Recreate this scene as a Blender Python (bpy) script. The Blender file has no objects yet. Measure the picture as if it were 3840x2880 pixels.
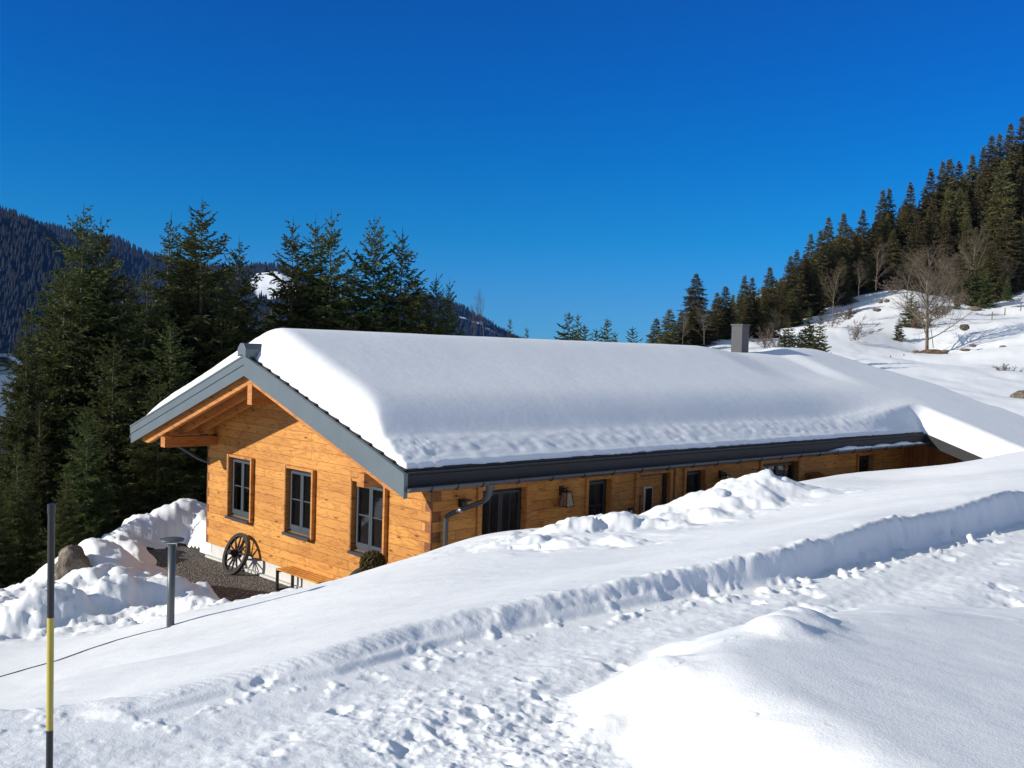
import bpy, bmesh, math, random
import numpy as np
from mathutils import Vector, Matrix

sc = bpy.context.scene
COL = sc.collection
R = math.radians

# ------------------------------------------------------------------ helpers
def tag(o, label=None, cat=None, group=None, kind=None):
    if label: o['label'] = label
    if cat: o['category'] = cat
    if group: o['group'] = group
    if kind: o['kind'] = kind
    return o

def empty(name, loc=(0, 0, 0), rz=0.0):
    o = bpy.data.objects.new(name, None)
    COL.objects.link(o)
    o.location = loc
    o.rotation_euler = (0, 0, rz)
    return o

def np_mesh(name, V, F, mats, smooth=False, mi=None):
    """V (n,3) array, F list of equal-length-face arrays"""
    me = bpy.data.meshes.new(name)
    V = np.asarray(V, np.float32)
    if not isinstance(F, (list, tuple)): F = [F]
    F = [np.asarray(f, np.int32) for f in F if len(f)]
    nl = sum(f.size for f in F); nf = sum(len(f) for f in F)
    me.vertices.add(len(V)); me.vertices.foreach_set('co', V.ravel())
    me.loops.add(nl); me.polygons.add(nf)
    me.loops.foreach_set('vertex_index', np.concatenate([f.ravel() for f in F]))
    tot = np.concatenate([np.full(len(f), f.shape[1], np.int32) for f in F])
    st = np.concatenate([[0], np.cumsum(tot)[:-1]]).astype(np.int32)
    me.polygons.foreach_set('loop_start', st)
    me.polygons.foreach_set('loop_total', tot)
    if smooth: me.polygons.foreach_set('use_smooth', np.ones(nf, bool))
    if mi is not None: me.polygons.foreach_set('material_index', np.asarray(mi, np.int32))
    for m in (mats if isinstance(mats, (list, tuple)) else [mats]): me.materials.append(m)
    me.update(calc_edges=True); me.validate()
    return me

def link(name, me, parent=None, loc=None):
    o = bpy.data.objects.new(name, me)
    COL.objects.link(o)
    if parent: o.parent = parent
    if loc is not None: o.location = loc
    return o

class MB:
    """collects simple solids; build() makes ONE mesh object of them"""
    def __init__(s): s.v = []; s.f = []; s.sm = []
    def add(s, vs, fs, smooth=False):
        b = len(s.v); s.v += [tuple(v) for v in vs]
        for f in fs: s.f.append(tuple(b + i for i in f)); s.sm.append(smooth)
        return s
    def box(s, a, b):
        (x0, y0, z0), (x1, y1, z1) = a, b
        return s.add([(x0, y0, z0), (x1, y0, z0), (x1, y1, z0), (x0, y1, z0), (x0, y0, z1), (x1, y0, z1), (x1, y1, z1), (x0, y1, z1)],
                     [(0, 3, 2, 1), (4, 5, 6, 7), (0, 1, 5, 4), (1, 2, 6, 5), (2, 3, 7, 6), (3, 0, 4, 7)])
    def prism(s, poly, axis, a, b):
        """poly: 2D points; axis 'y': (x,z) extruded along y; 'x': (y,z); 'z': (x,y)"""
        n = len(poly)
        def P(p, t): return {'y': (p[0], t, p[1]), 'x': (t, p[0], p[1]), 'z': (p[0], p[1], t)}[axis]
        vs = [P(p, a) for p in poly] + [P(p, b) for p in poly]
        fs = [tuple(range(n)), tuple(range(2 * n - 1, n - 1, -1))]
        fs += [(i, i + n, (i + 1) % n + n, (i + 1) % n) for i in range(n)]
        return s.add(vs, fs)
    def tube(s, path, rad, n=8, caps=True, smooth=True):
        path = [Vector(p) for p in path]
        if not hasattr(rad, '__len__'): rad = [rad] * len(path)
        vs = []; fs = []; m = len(path)
        ref = None
        for i, p in enumerate(path):
            d = (path[min(i + 1, m - 1)] - path[max(i - 1, 0)]).normalized()
            if ref is None:
                ref = Vector((0, 0, 1)) if abs(d.z) < .9 else Vector((1, 0, 0))
            a = d.cross(ref).normalized(); b = d.cross(a).normalized(); ref = -b if False else a.cross(d)
            for k in range(n):
                t = 2 * math.pi * k / n
                vs.append(p + a * math.cos(t) * rad[i] + b * math.sin(t) * rad[i])
        for i in range(m - 1):
            for k in range(n):
                fs.append((i * n + k, i * n + (k + 1) % n, (i + 1) * n + (k + 1) % n, (i + 1) * n + k))
        s.add(vs, fs, smooth)
        if caps:
            s.add(vs[:n], [tuple(range(n))]); s.add(vs[-n:], [tuple(range(n - 1, -1, -1))])
        return s
    def lathe(s, prof, n=24, c=(0, 0, 0), M=None, smooth=True):
        vs = []; fs = []
        for (r, z) in prof:
            for k in range(n):
                t = 2 * math.pi * k / n
                p = Vector((r * math.cos(t), r * math.sin(t), z))
                if M: p = M @ p
                vs.append(p + Vector(c))
        for i in range(len(prof) - 1):
            for k in range(n):
                fs.append((i * n + k, i * n + (k + 1) % n, (i + 1) * n + (k + 1) % n, (i + 1) * n + k))
        return s.add(vs, fs, smooth)
    def build(s, name, mat, parent=None, bevel=0.0):
        me = bpy.data.meshes.new(name)
        me.from_pydata(s.v, [], s.f)
        me.materials.append(mat)
        me.polygons.foreach_set('use_smooth', s.sm)
        me.update(); 
        bm = bmesh.new(); bm.from_mesh(me)
        bmesh.ops.recalc_face_normals(bm, faces=bm.faces)
        bm.to_mesh(me); bm.free()
        o = link(name, me, parent)
        if bevel:
            md = o.modifiers.new('bevel', 'BEVEL'); md.width = bevel; md.segments = 2; md.limit_method = 'ANGLE'
        return o

# ---- numpy noise
def _h(ix, iy, seed):
    n = (ix.astype(np.int64) * 374761393 + iy.astype(np.int64) * 668265263 + seed * 1442695041) & 0xffffffff
    n = ((n ^ (n >> 13)) * 1274126177) & 0xffffffff
    n = (n ^ (n >> 16)) & 0xffffffff
    return n / 4294967295.0
def vn(x, y, seed=0):
    ix = np.floor(x); iy = np.floor(y); fx = x - ix; fy = y - iy
    ux = fx * fx * fx * (fx * (fx * 6 - 15) + 10); uy = fy * fy * fy * (fy * (fy * 6 - 15) + 10)
    a = _h(ix, iy, seed); b = _h(ix + 1, iy, seed); c = _h(ix, iy + 1, seed); d = _h(ix + 1, iy + 1, seed)
    return (a + (b - a) * ux) * (1 - uy) + (c + (d - c) * ux) * uy
def fbm(x, y, o=4, seed=0, g=.5):
    s = 0; a = 1; t = 0
    for i in range(o):
        ca, sa = math.cos(i * 1.1), math.sin(i * 1.1)
        s = s + a * (vn((x * ca - y * sa) * 2 ** i + 17.3 * i, (x * sa + y * ca) * 2 ** i - 9.1 * i, seed + i * 13) - .5); t += a; a *= g
    return s / t
def cells(x, y, seed=0, soft=.22):
    """broken blocks: random height per jittered cell, short ramps between neighbours"""
    ix = np.floor(x); iy = np.floor(y); d1 = np.full(x.shape, 9.0); d2 = np.full(x.shape, 9.0); h1 = np.zeros(x.shape); h2 = np.zeros(x.shape)
    for a in (-1, 0, 1):
        for b in (-1, 0, 1):
            cx = ix + a; cy = iy + b
            d = np.hypot(cx + .15 + .7 * _h(cx, cy, seed) - x, cy + .15 + .7 * _h(cx, cy, seed + 7) - y); h = _h(cx, cy, seed + 3)
            n1 = d < d1; n2 = (~n1) & (d < d2)
            d2 = np.where(n1, d1, np.where(n2, d, d2)); h2 = np.where(n1, h1, np.where(n2, h, h2))
            d1 = np.where(n1, d, d1); h1 = np.where(n1, h, h1)
    t = np.clip((d2 - d1) / soft, 0, 1) * .5 + .5
    return h1 * t + h2 * (1 - t)
def sstep(a, b, x):
    t = np.clip((x - a) / (b - a), 0, 1); return t * t * (3 - 2 * t)

# ------------------------------------------------------------------ camera
FPX, PITCH, ROLL, CZ = 3850.0, -.0319, .0294, 4.837
fw = Vector((0, math.cos(PITCH), math.sin(PITCH))); r0 = Vector((1, 0, 0)); u0 = r0.cross(fw)
r2 = math.cos(ROLL) * r0 + math.sin(ROLL) * u0; u2 = -math.sin(ROLL) * r0 + math.cos(ROLL) * u0
cd = bpy.data.cameras.new('camera'); cam = bpy.data.objects.new('camera', cd); COL.objects.link(cam)
cam.matrix_world = Matrix(((r2.x, u2.x, -fw.x, 0), (r2.y, u2.y, -fw.y, 0), (r2.z, u2.z, -fw.z, CZ), (0, 0, 0, 1)))
cd.sensor_width = 36; cd.lens = 36 * FPX / 3840; cd.clip_start = .05; cd.clip_end = 20000
sc.camera = cam
def at(u, v, Y):
    """measured spot on the photograph at a known distance -> place in the scene"""
    d = fw * FPX + r2 * (u - 1920) + u2 * (1440 - v)
    return Vector((0, 0, CZ)) + d * (Y / d.y)

# ------------------------------------------------------------------ house frame
YAW = -.8149
HC = np.array([23.018, -11.664])
hr = np.array([math.cos(YAW), -math.sin(YAW)]); hf = np.array([math.sin(YAW), math.cos(YAW)])
def h2w(x, y, z=0.0):
    p = np.array([x, y]) - HC
    return Vector((float(p @ hr), float(p @ hf), z))
def w2h(X, Y):
    return HC[0] + hr[0] * X + hf[0] * Y, HC[1] + hr[1] * X + hf[1] * Y
def frame(name):
    return empty(name, h2w(0, 0, 0), YAW)

# ------------------------------------------------------------------ light
sl = Vector((-.42, -1, .42)).normalized()      # towards the sun, in house axes
S = Vector((sl.x * hr[0] + sl.y * hr[1], sl.x * hf[0] + sl.y * hf[1], sl.z))
el = math.asin(S.z); rot = math.atan2(S.x, S.y)
sd = bpy.data.lights.new('sun', 'SUN'); sun = bpy.data.objects.new('sun', sd); COL.objects.link(sun)
sd.energy = 4.7; sd.angle = R(.5); sd.color = (1, .935, .815)
sun.rotation_euler = S.to_track_quat('Z', 'Y').to_euler(); sun.location = (-30, -20, 40)
w = bpy.data.worlds.new('World'); sc.world = w; w.use_nodes = True
nt = w.node_tree; nt.nodes.clear()
sky = nt.nodes.new('ShaderNodeTexSky'); sky.sky_type = 'NISHITA'; sky.sun_disc = False
sky.sun_elevation = el; sky.sun_rotation = rot % (2 * math.pi); sky.altitude = 1200; sky.air_density = 1.0; sky.dust_density = .1; sky.ozone_density = 4.0
# deep alpine blue: the low sky is tinted by elevation (same light for every ray)
tg = nt.nodes.new('ShaderNodeTexCoord'); sx_ = nt.nodes.new('ShaderNodeSeparateXYZ'); rp = nt.nodes.new('ShaderNodeValToRGB')
nt.links.new(tg.outputs['Generated'], sx_.inputs[0]); nt.links.new(sx_.outputs[2], rp.inputs[0])
stops = [(0.0, (.125, .42, .90)), (.05, (.115, .41, .77)), (.108, (.038, .415, .72)), (.183, (.015, .39, .75)), (.256, (.015, .36, .79)), (.32, (.022, .345, .80)), (.46, (.8, .9, 1.0)), (.7, (2.7, 1.75, 1.06))]
e_ = rp.color_ramp.elements
e_[0].position, e_[0].color = stops[0][0], (*stops[0][1], 1); e_[1].position, e_[1].color = stops[-1][0], (*stops[-1][1], 1)
for p_, c_ in stops[1:-1]:
    q_ = e_.new(p_); q_.color = (*c_, 1)
hs = nt.nodes.new('ShaderNodeMix'); hs.data_type = 'RGBA'; hs.blend_type = 'MULTIPLY'; hs.inputs[0].default_value = 1
bg = nt.nodes.new('ShaderNodeBackground'); bg.inputs['Strength'].default_value = .12
wo = nt.nodes.new('ShaderNodeOutputWorld')
nt.links.new(sky.outputs[0], hs.inputs[6]); nt.links.new(rp.outputs[0], hs.inputs[7]); nt.links.new(hs.outputs[2], bg.inputs['Color']); nt.links.new(bg.outputs[0], wo.inputs['Surface'])
sc.view_settings.view_transform = 'Standard'; sc.view_settings.look = 'None'; sc.view_settings.gamma = 1
sc.view_settings.exposure = .34
sc.cycles.max_bounces = 6; sc.cycles.diffuse_bounces = 4; sc.cycles.glossy_bounces = 2; sc.cycles.transparent_max_bounces = 8

# ------------------------------------------------------------------ materials
class NT:
    def __init__(s, name):
        s.m = bpy.data.materials.new(name); s.m.use_nodes = True; s.t = s.m.node_tree
        s.b = s.t.nodes['Principled BSDF']
    def n(s, typ, **kw):
        x = s.t.nodes.new('ShaderNode' + typ)
        for k, v in kw.items():
            if k in x.inputs: x.inputs[k].default_value = v
            else: setattr(x, k, v)
        return x
    def l(s, a, b): s.t.links.new(a, b)
    def ramp(s, src, stops, interp='LINEAR'):
        r = s.n('ValToRGB'); r.color_ramp.interpolation = interp
        e = r.color_ramp.elements
        e[0].position, e[0].color = stops[0][0], (*stops[0][1], 1)
        e[1].position, e[1].color = stops[-1][0], (*stops[-1][1], 1)
        for p, c in stops[1:-1]:
            q = e.new(p); q.color = (*c, 1)
        s.l(src, r.inputs[0]); return r.outputs[0]
    def mix(s, fac, a, b, mode='MIX'):
        x = s.n('Mix', data_type='RGBA', blend_type=mode)
        for inp, v in ((x.inputs[0], fac), (x.inputs[6], a), (x.inputs[7], b)):
            if hasattr(v, 'is_linked'): s.l(v, inp)
            elif isinstance(v, (int, float)): inp.default_value = v
            else: inp.default_value = (*v, 1)
        return x.outputs[2]
    def math(s, op, a, b=0.0):
        x = s.n('Math', operation=op)
        for i, v in enumerate((a, b)):
            if hasattr(v, 'is_linked'): s.l(v, x.inputs[i])
            else: x.inputs[i].default_value = v
        return x.outputs[0]
    def col(s, v):
        if hasattr(v, 'is_linked'): s.l(v, s.b.inputs['Base Color'])
        else: s.b.inputs['Base Color'].default_value = (*v, 1)
    def bump(s, h, strength=.3, dist=.01, prev=None):
        b = s.n('Bump', Strength=strength, Distance=dist); s.l(h, b.inputs['Height'])
        if prev is not None: s.l(prev, b.inputs['Normal'])
        s.l(b.outputs[0], s.b.inputs['Normal']); return b.outputs[0]
    def set(s, **kw):
        for k, v in kw.items(): s.b.inputs[k.replace('_', ' ')].default_value = v

def plain(name, c, rough=.5, var=.12, scale=6.0, metal=0.0, bump=0.0):
    k = NT(name); tc = k.n('TexCoord')
    no = k.n('TexNoise', Scale=scale, Detail=5.0); k.l(tc.outputs['Object'], no.inputs['Vector'])
    d = tuple(x * (1 - var) for x in c); l = tuple(min(1, x * (1 + var)) for x in c)
    k.col(k.ramp(no.outputs['Fac'], [(.3, d), (.7, l)])); k.set(Roughness=rough, Metallic=metal)
    if bump: k.bump(no.outputs['Fac'], bump, .02)
    return k.m

def snow_nodes(k, tc):
    n1 = k.n('TexNoise', Scale=70.0, Detail=3.0, Roughness=.7); k.l(tc, n1.inputs['Vector'])
    n2 = k.n('TexNoise', Scale=5.0, Detail=5.0, Roughness=.6); k.l(tc, n2.inputs['Vector'])
    b = k.bump(n2.outputs['Fac'], .22, .03); k.bump(n1.outputs['Fac'], .5, .006, b)
    k.set(Roughness=.75); k.b.inputs['Specular IOR Level'].default_value = .25
    return k.ramp(n2.outputs['Fac'], [(.3, (.77, .785, .80)), (.7, (.81, .82, .825))])

k = NT('snow'); tc = k.n('TexCoord'); k.col(snow_nodes(k, tc.outputs['Object'])); M_SNOW = k.m

# terrain: snow with patches of forest floor / gravel road / earth
k = NT('snow_ground'); tc = k.n('TexCoord'); sn = snow_nodes(k, tc.outputs['Object'])
no = k.n('TexNoise', Scale=2.2, Detail=8.0, Roughness=.7); k.l(tc.outputs['Object'], no.inputs['Vector'])
a1 = k.n('Attribute', attribute_name='soil'); a2 = k.n('Attribute', attribute_name='road')
soil = k.ramp(no.outputs['Fac'], [(.3, (.018, .017, .009)), (.55, (.045, .038, .02)), (.8, (.1, .085, .05))])
n3 = k.n('TexNoise', Scale=30.0, Detail=4.0); k.l(tc.outputs['Object'], n3.inputs['Vector'])
road = k.ramp(n3.outputs['Fac'], [(.3, (.13, .125, .115)), (.7, (.24, .235, .22))])
def msk(a):
    s_ = k.math('ADD', a, k.math('MULTIPLY', k.math('SUBTRACT', no.outputs['Fac'], .5), .9))
    return k.ramp(s_, [(.46, (0, 0, 0)), (.54, (1, 1, 1))])
k.col(k.mix(msk(a1.outputs['Fac']), k.mix(msk(a2.outputs['Fac']), sn, road), soil)); M_GROUND = k.m

def wood(name, c1, c2, mortar, row=.188, width=2.3, plank=True, grain=(1.1, 24.0), vertical=False):
    k = NT(name); tc = k.n('TexCoord'); sp = k.n('SeparateXYZ'); k.l(tc.outputs['Object'], sp.inputs[0])
    al = k.math('ADD', sp.outputs[0], sp.outputs[1]); z = sp.outputs[2]
    if vertical: al, z = z, al
    v = k.n('CombineXYZ'); k.l(al, v.inputs[0]); k.l(z, v.inputs[1])
    br = k.n('TexBrick', offset=.37, offset_frequency=2, squash=1.0, squash_frequency=2)
    for kk, vv in (('Scale', 1.0), ('Mortar Size', .0045), ('Mortar Smooth', .3), ('Bias', -.1), ('Brick Width', width), ('Row Height', row)): br.inputs[kk].default_value = vv
    br.inputs['Color1'].default_value = (*c1, 1); br.inputs['Color2'].default_value = (*c2, 1); br.inputs['Mortar'].default_value = (*mortar, 1)
    k.l(v.outputs[0], br.inputs['Vector'])
    # grain, displaced per board
    rowid = k.math('FLOOR', k.math('DIVIDE', z, row))
    g = k.n('CombineXYZ'); k.l(k.math('MULTIPLY', al, grain[0]), g.inputs[0]); k.l(k.math('MULTIPLY', z, grain[1]), g.inputs[1]); k.l(k.math('MULTIPLY', rowid, 3.7), g.inputs[2])
    n1 = k.n('TexNoise', Scale=1.9, Detail=7.0, Roughness=.66, Distortion=1.6); k.l(g.outputs[0], n1.inputs['Vector'])
    gr = k.ramp(n1.outputs['Fac'], [(.25, (.62, .5, .36)), (.40, (.88, .84, .78)), (.55, (1.0, 1.0, .98)), (.75, (1.12, 1.14, 1.18))])
    gw = k.n('CombineXYZ'); k.l(k.math('MULTIPLY', al, 1.3), gw.inputs[0]); k.l(k.math('MULTIPLY', z, 6.5), gw.inputs[1]); k.l(k.math('MULTIPLY', rowid, 5.3), gw.inputs[2])
    nw = k.n('TexNoise', Scale=1.35, Detail=2.5, Roughness=.5, Distortion=.7); k.l(gw.outputs[0], nw.inputs['Vector'])
    rings = k.math('SINE', k.math('MULTIPLY', nw.outputs['Fac'], 26.0))
    rr = k.ramp(rings, [(.0, (1.06, 1.07, 1.09)), (.55, (1.0, 1.0, 1.0)), (.97, (.82, .72, .58))])
    g2 = k.n('CombineXYZ'); k.l(k.math('MULTIPLY', al, 1.5), g2.inputs[0]); k.l(k.math('MULTIPLY', z, 5.2), g2.inputs[1]); k.l(rowid, g2.inputs[2])
    vo = k.n('TexVoronoi', Scale=1.25, Randomness=1.0); k.l(g2.outputs[0], vo.inputs['Vector'])
    kn = k.ramp(vo.outputs['Distance'], [(.06, (.2, .11, .06)), (.12, (.7, .6, .5)), (.2, (1, 1, 1))])
    g3 = k.n('TexNoise', Scale=.9, Detail=3.0); k.l(tc.outputs['Object'], g3.inputs['Vector'])
    big = k.ramp(g3.outputs['Fac'], [(.3, (.86, .8, .74)), (.7, (1.08, 1.08, 1.08))])
    base = br.outputs['Color'] if plank else k.mix(.5, c1, c2)
    c = k.mix(1.0, k.mix(1.0, k.mix(1.0, k.mix(1.0, base, gr, 'MULTIPLY'), kn, 'MULTIPLY'), big, 'MULTIPLY'), rr, 'MULTIPLY')
    k.col(c); k.set(Roughness=.6)
    b = k.bump(n1.outputs['Fac'], .25, .004)
    if plank:
        inv = k.math('SUBTRACT', 1.0, br.outputs['Fac']); k.bump(inv, .5, .008, b)
    return k.m
M_WALL = wood('larch_planks', (.57, .272, .058), (.44, .192, .036), (.17, .065, .012))
M_TRIM = wood('larch_trim', (.52, .25, .065), (.42, .185, .042), (.2, .07, .02), plank=False, grain=(5, 5))
M_BEAM = wood('larch_beam', (.50, .215, .05), (.40, .155, .033), (.2, .07, .02), plank=False, grain=(.8, 14))
M_VERT = wood('larch_upright_boards', (.40, .16, .04), (.30, .11, .026), (.08, .03, .01), row=.16, width=4, vertical=True)
M_END = wood('larch_end_grain', (.26, .10, .028), (.2, .075, .02), (.1, .04, .01), plank=False, grain=(14, 14))
M_BARGE = plain('blue_grey_paint', (.098, .125, .142), .45, .06, 3)
M_GREY = plain('grey_window_paint', (.050, .062, .073), .4, .06, 5)
M_DARKF = plain('anthracite_window_paint', (.022, .026, .032), .4, .08, 5)
M_SILL = plain('anthracite_sheet_metal', (.045, .05, .058), .35, .08, 8)
M_TILE = plain('anthracite_roof_tile', (.010, .011, .014), .7, .2, 9, bump=.2)
M_GUT = plain('grey_coated_metal', (.075, .078, .085), .35, .1, 5, metal=.3)
M_BLACK = plain('black_metal', (.012, .012, .013), .4, .2, 12)
M_CONC = plain('pale_concrete', (.52, .51, .48), .8, .07, 7, bump=.15)
M_CHIM = plain('grey_sheet_chimney', (.032, .036, .041), .45, .08, 3)
M_WHEEL = plain('old_dark_wood', (.012, .009, .007), .8, .35, 14, bump=.3)
M_IRON = plain('rusty_iron', (.03, .026, .022), .5, .3, 20)
M_BENCH = wood('bench_slats', (.55, .24, .035), (.46, .19, .025), (.2, .08, .02), plank=False, grain=(.9, 16))
M_BOLL = plain('grey_bollard_paint', (.062, .072, .078), .4, .06, 4)
M_LENS = plain('frosted_diffuser', (.7, .7, .68), .5, .04, 5)
M_PB = plain('black_plastic', (.012, .012, .016), .35, .15, 10)
M_PY = plain('yellow_band', (.42, .34, .06), .5, .1, 8)
M_WHITE = plain('white_paper', (.6, .6, .58), .6, .12, 30)
M_STEEL = plain('brushed_steel', (.62, .6, .58), .35, .05, 20, metal=.8)
M_RED = plain('dark_red_paint', (.16, .012, .01), .45, .1, 8)
M_CARW = plain('white_car_paint', (.62, .63, .65), .3, .03, 3)
k = NT('window_glass'); tc = k.n('TexCoord')
k.col((.010, .012, .017)); k.set(Roughness=.03); k.b.inputs['IOR'].default_value = 2.1
no = k.n('TexNoise', Scale=3.0); k.l(tc.outputs['Object'], no.inputs['Vector']); k.bump(no.outputs['Fac'], .03, .01)
M_GLASS = k.m
gls = k.n('BsdfGlossy', Roughness=.02); trn = k.n('BsdfTransparent'); trn.inputs['Color'].default_value = (.78, .82, .85, 1)
fr_ = k.n('Fresnel', IOR=2.0); mx = k.n('MixShader'); k.l(fr_.outputs[0], mx.inputs[0]); k.l(trn.outputs[0], mx.inputs[1]); k.l(gls.outputs[0], mx.inputs[2])
k.l(mx.outputs[0], k.t.nodes['Material Output'].inputs['Surface'])
M_PALE_SHEET = plain('pale_sheet', (.72, .72, .70), .9, .1, 4)
M_DRAPE = plain('grey_drape', (.16, .15, .14), .9, .2, 8)
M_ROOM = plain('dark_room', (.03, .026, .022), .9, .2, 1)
k = NT('lantern_glass'); k.col((.55, .42, .3)); k.set(Roughness=.1); M_LGLASS = k.m
k.b.inputs['Transmission Weight'].default_value = .7

k = NT('gravel'); tc = k.n('TexCoord')
vo = k.n('TexVoronoi', Scale=26.0); k.l(tc.outputs['Object'], vo.inputs['Vector'])
sp = k.n('SeparateColor'); k.l(vo.outputs['Color'], sp.inputs[0])
k.col(k.mix(k.ramp(vo.outputs['Distance'], [(.3, (0, 0, 0)), (.7, (1, 1, 1))]), k.ramp(sp.outputs[0], [(0, (.085, .075, .066)), (.6, (.17, .15, .13)), (1, (.36, .33, .30))]), (.03, .026, .022)))
k.set(Roughness=.85); k.bump(k.math('SUBTRACT', 1.0, vo.outputs['Distance']), 1.0, .03)
M_GRAVEL = k.m

k = NT('rock'); tc = k.n('TexCoord'); no = k.n('TexNoise', Scale=5.0, Detail=9.0, Roughness=.7); k.l(tc.outputs['Object'], no.inputs['Vector'])
k.col(k.ramp(no.outputs['Fac'], [(.3, (.05, .04, .03)), (.5, (.14, .115, .085)), (.75, (.34, .29, .22))])); k.set(Roughness=.9); k.bump(no.outputs['Fac'], .8, .08); M_ROCK = k.m
k = NT('bare_earth'); tc = k.n('TexCoord'); no = k.n('TexNoise', Scale=2.5, Detail=9.0, Roughness=.7); k.l(tc.outputs['Object'], no.inputs['Vector'])
k.col(k.ramp(no.outputs['Fac'], [(.3, (.05, .028, .014)), (.7, (.24, .13, .06))])); k.set(Roughness=.95); k.bump(no.outputs['Fac'], .8, .2); M_EARTH = k.m

def needles(name, dark, mid, lite, scale):
    k = NT(name); tc = k.n('TexCoord'); oi = k.n('ObjectInfo'); ge = k.n('NewGeometry')
    no = k.n('TexNoise', Scale=scale, Detail=4.0); k.l(tc.outputs['Object'], no.inputs['Vector'])
    f = k.math('ADD', k.math('MULTIPLY', no.outputs['Fac'], .7), k.math('MULTIPLY', ge.outputs['Random Per Island'], .3))
    c = k.ramp(f, [(.28, dark), (.5, mid), (.75, lite)])
    h = k.n('HueSaturation'); k.l(c, h.inputs['Color'])
    k.l(k.math('ADD', k.math('MULTIPLY', oi.outputs['Random'], .05), .475), h.inputs['Hue'])
    k.l(k.math('ADD', k.math('MULTIPLY', oi.outputs['Random'], .5), .75), h.inputs['Value'])
    k.col(h.outputs[0]); k.set(Roughness=.6); k.b.inputs['Specular IOR Level'].default_value = .2
    tr = k.n('BsdfTranslucent'); k.l(h.outputs[0], tr.inputs['Color'])
    ms = k.n('MixShader'); ms.inputs[0].default_value = .35; k.l(k.b.outputs[0], ms.inputs[1]); k.l(tr.outputs[0], ms.inputs[2])
    k.l(ms.outputs[0], k.t.nodes['Material Output'].inputs['Surface'])
    return k.m
M_NEED = needles('spruce_needles', (.024, .038, .014), (.078, .098, .032), (.19, .19, .062), 1.6)
M_NEEDF = needles('forest_needles', (.04, .045, .02), (.11, .10, .04), (.23, .185, .08), .4)
M_BOX = needles('boxwood_leaves', (.03, .03, .01), (.08, .07, .02), (.16, .12, .04), 14)
M_BARK = plain('spruce_bark', (.16, .125, .095), .9, .45, 5, bump=.4)
M_BARE = plain('bare_tree_bark', (.13, .105, .075), .9, .35, 2, bump=.3)
M_TWIG = plain('bare_twigs', (.12, .095, .06), .9, .3, 1.5)
M_SHRUB = plain('reddish_twigs', (.14, .10, .075), .9, .3, 3)
M_POST = plain('weathered_post', (.13, .105, .08), .9, .3, 6)
def hillmat(name, forest1, forest2, snowy, thr, sc_):
    k = NT(name); tc = k.n('TexCoord')
    no = k.n('TexNoise', Scale=sc_, Detail=9.0, Roughness=.62); k.l(tc.outputs['Object'], no.inputs['Vector'])
    n2 = k.n('TexNoise', Scale=sc_ * 9, Detail=5.0, Roughness=.7); k.l(tc.outputs['Object'], n2.inputs['Vector'])
    a = k.n('Attribute', attribute_name='snowy')
    f = k.ramp(n2.outputs['Fac'], [(.35, forest1), (.7, forest2)])
    s_ = k.math('ADD', a.outputs['Fac'], k.math('MULTIPLY', k.math('SUBTRACT', no.outputs['Fac'], .5), 1.6))
    k.col(k.mix(k.ramp(s_, [(thr, (0, 0, 0)), (thr + .1, (1, 1, 1))]), f, snowy)); k.set(Roughness=1.0)
    k.b.inputs['Specular IOR Level'].default_value = 0.0
    return k.m
M_HILL = hillmat('forested_mountain', (.004, .006, .008), (.010, .014, .015), (.82, .84, .87), .55, .006)
M_CONE = plain('far_conifers', (.005, .008, .009), 1.0, .4, .02)

# ------------------------------------------------------------------ terrain
CUT = np.array([(-9, 6.2), (-4.2, 5.05), (-2.3, 4.5), (-1.62, 4.38), (-1.28, 4.73), (-.82, 5.05), (-.36, 5.64), (.25, 6.15), (1.23, 6.94), (2.08, 7.5), (3.18, 8.58), (5.28, 10.6), (9, 14.2), (30, 34)], float)
MOUND = np.array([(.87, 5.78), (1.95, 6.55), (2.6, 6.95), (3.3, 6.9), (4.2, 6.85), (7, 7.4), (9, 5), (7, .5), (2, 1.2), (.75, 3.2), (.42, 4.1), (.34, 4.5), (.36, 4.85), (.55, 5.15)], float)
def seg_dist(X, Y, P, closed=False):
    best = np.full(X.shape, 1e9); side = np.zeros(X.shape); par = np.zeros(X.shape); acc = 0.0
    Q = np.vstack([P, P[:1]]) if closed else P
    for a, b in zip(Q[:-1], Q[1:]):
        d = b - a; L = np.hypot(*d)
        t = np.clip(((X - a[0]) * d[0] + (Y - a[1]) * d[1]) / (L * L), 0, 1)
        px = X - a[0] - t * d[0]; py = Y - a[1] - t * d[1]; q = np.hypot(px, py)
        m = q < best
        best = np.where(m, q, best); side = np.where(m, d[0] * (Y - a[1]) - d[1] * (X - a[0]), side); par = np.where(m, acc + t * L, par); acc += L
    return best, side, par
def inside(X, Y, P):
    r = np.zeros(X.shape, bool); n = len(P)
    for i in range(n):
        (x1, y1), (x2, y2) = P[i], P[(i + 1) % n]
        c = ((y1 > Y) != (y2 > Y)) & (X < (x2 - x1) * (Y - y1) / (y2 - y1 + 1e-12) + x1)
        r ^= c
    return r

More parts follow.
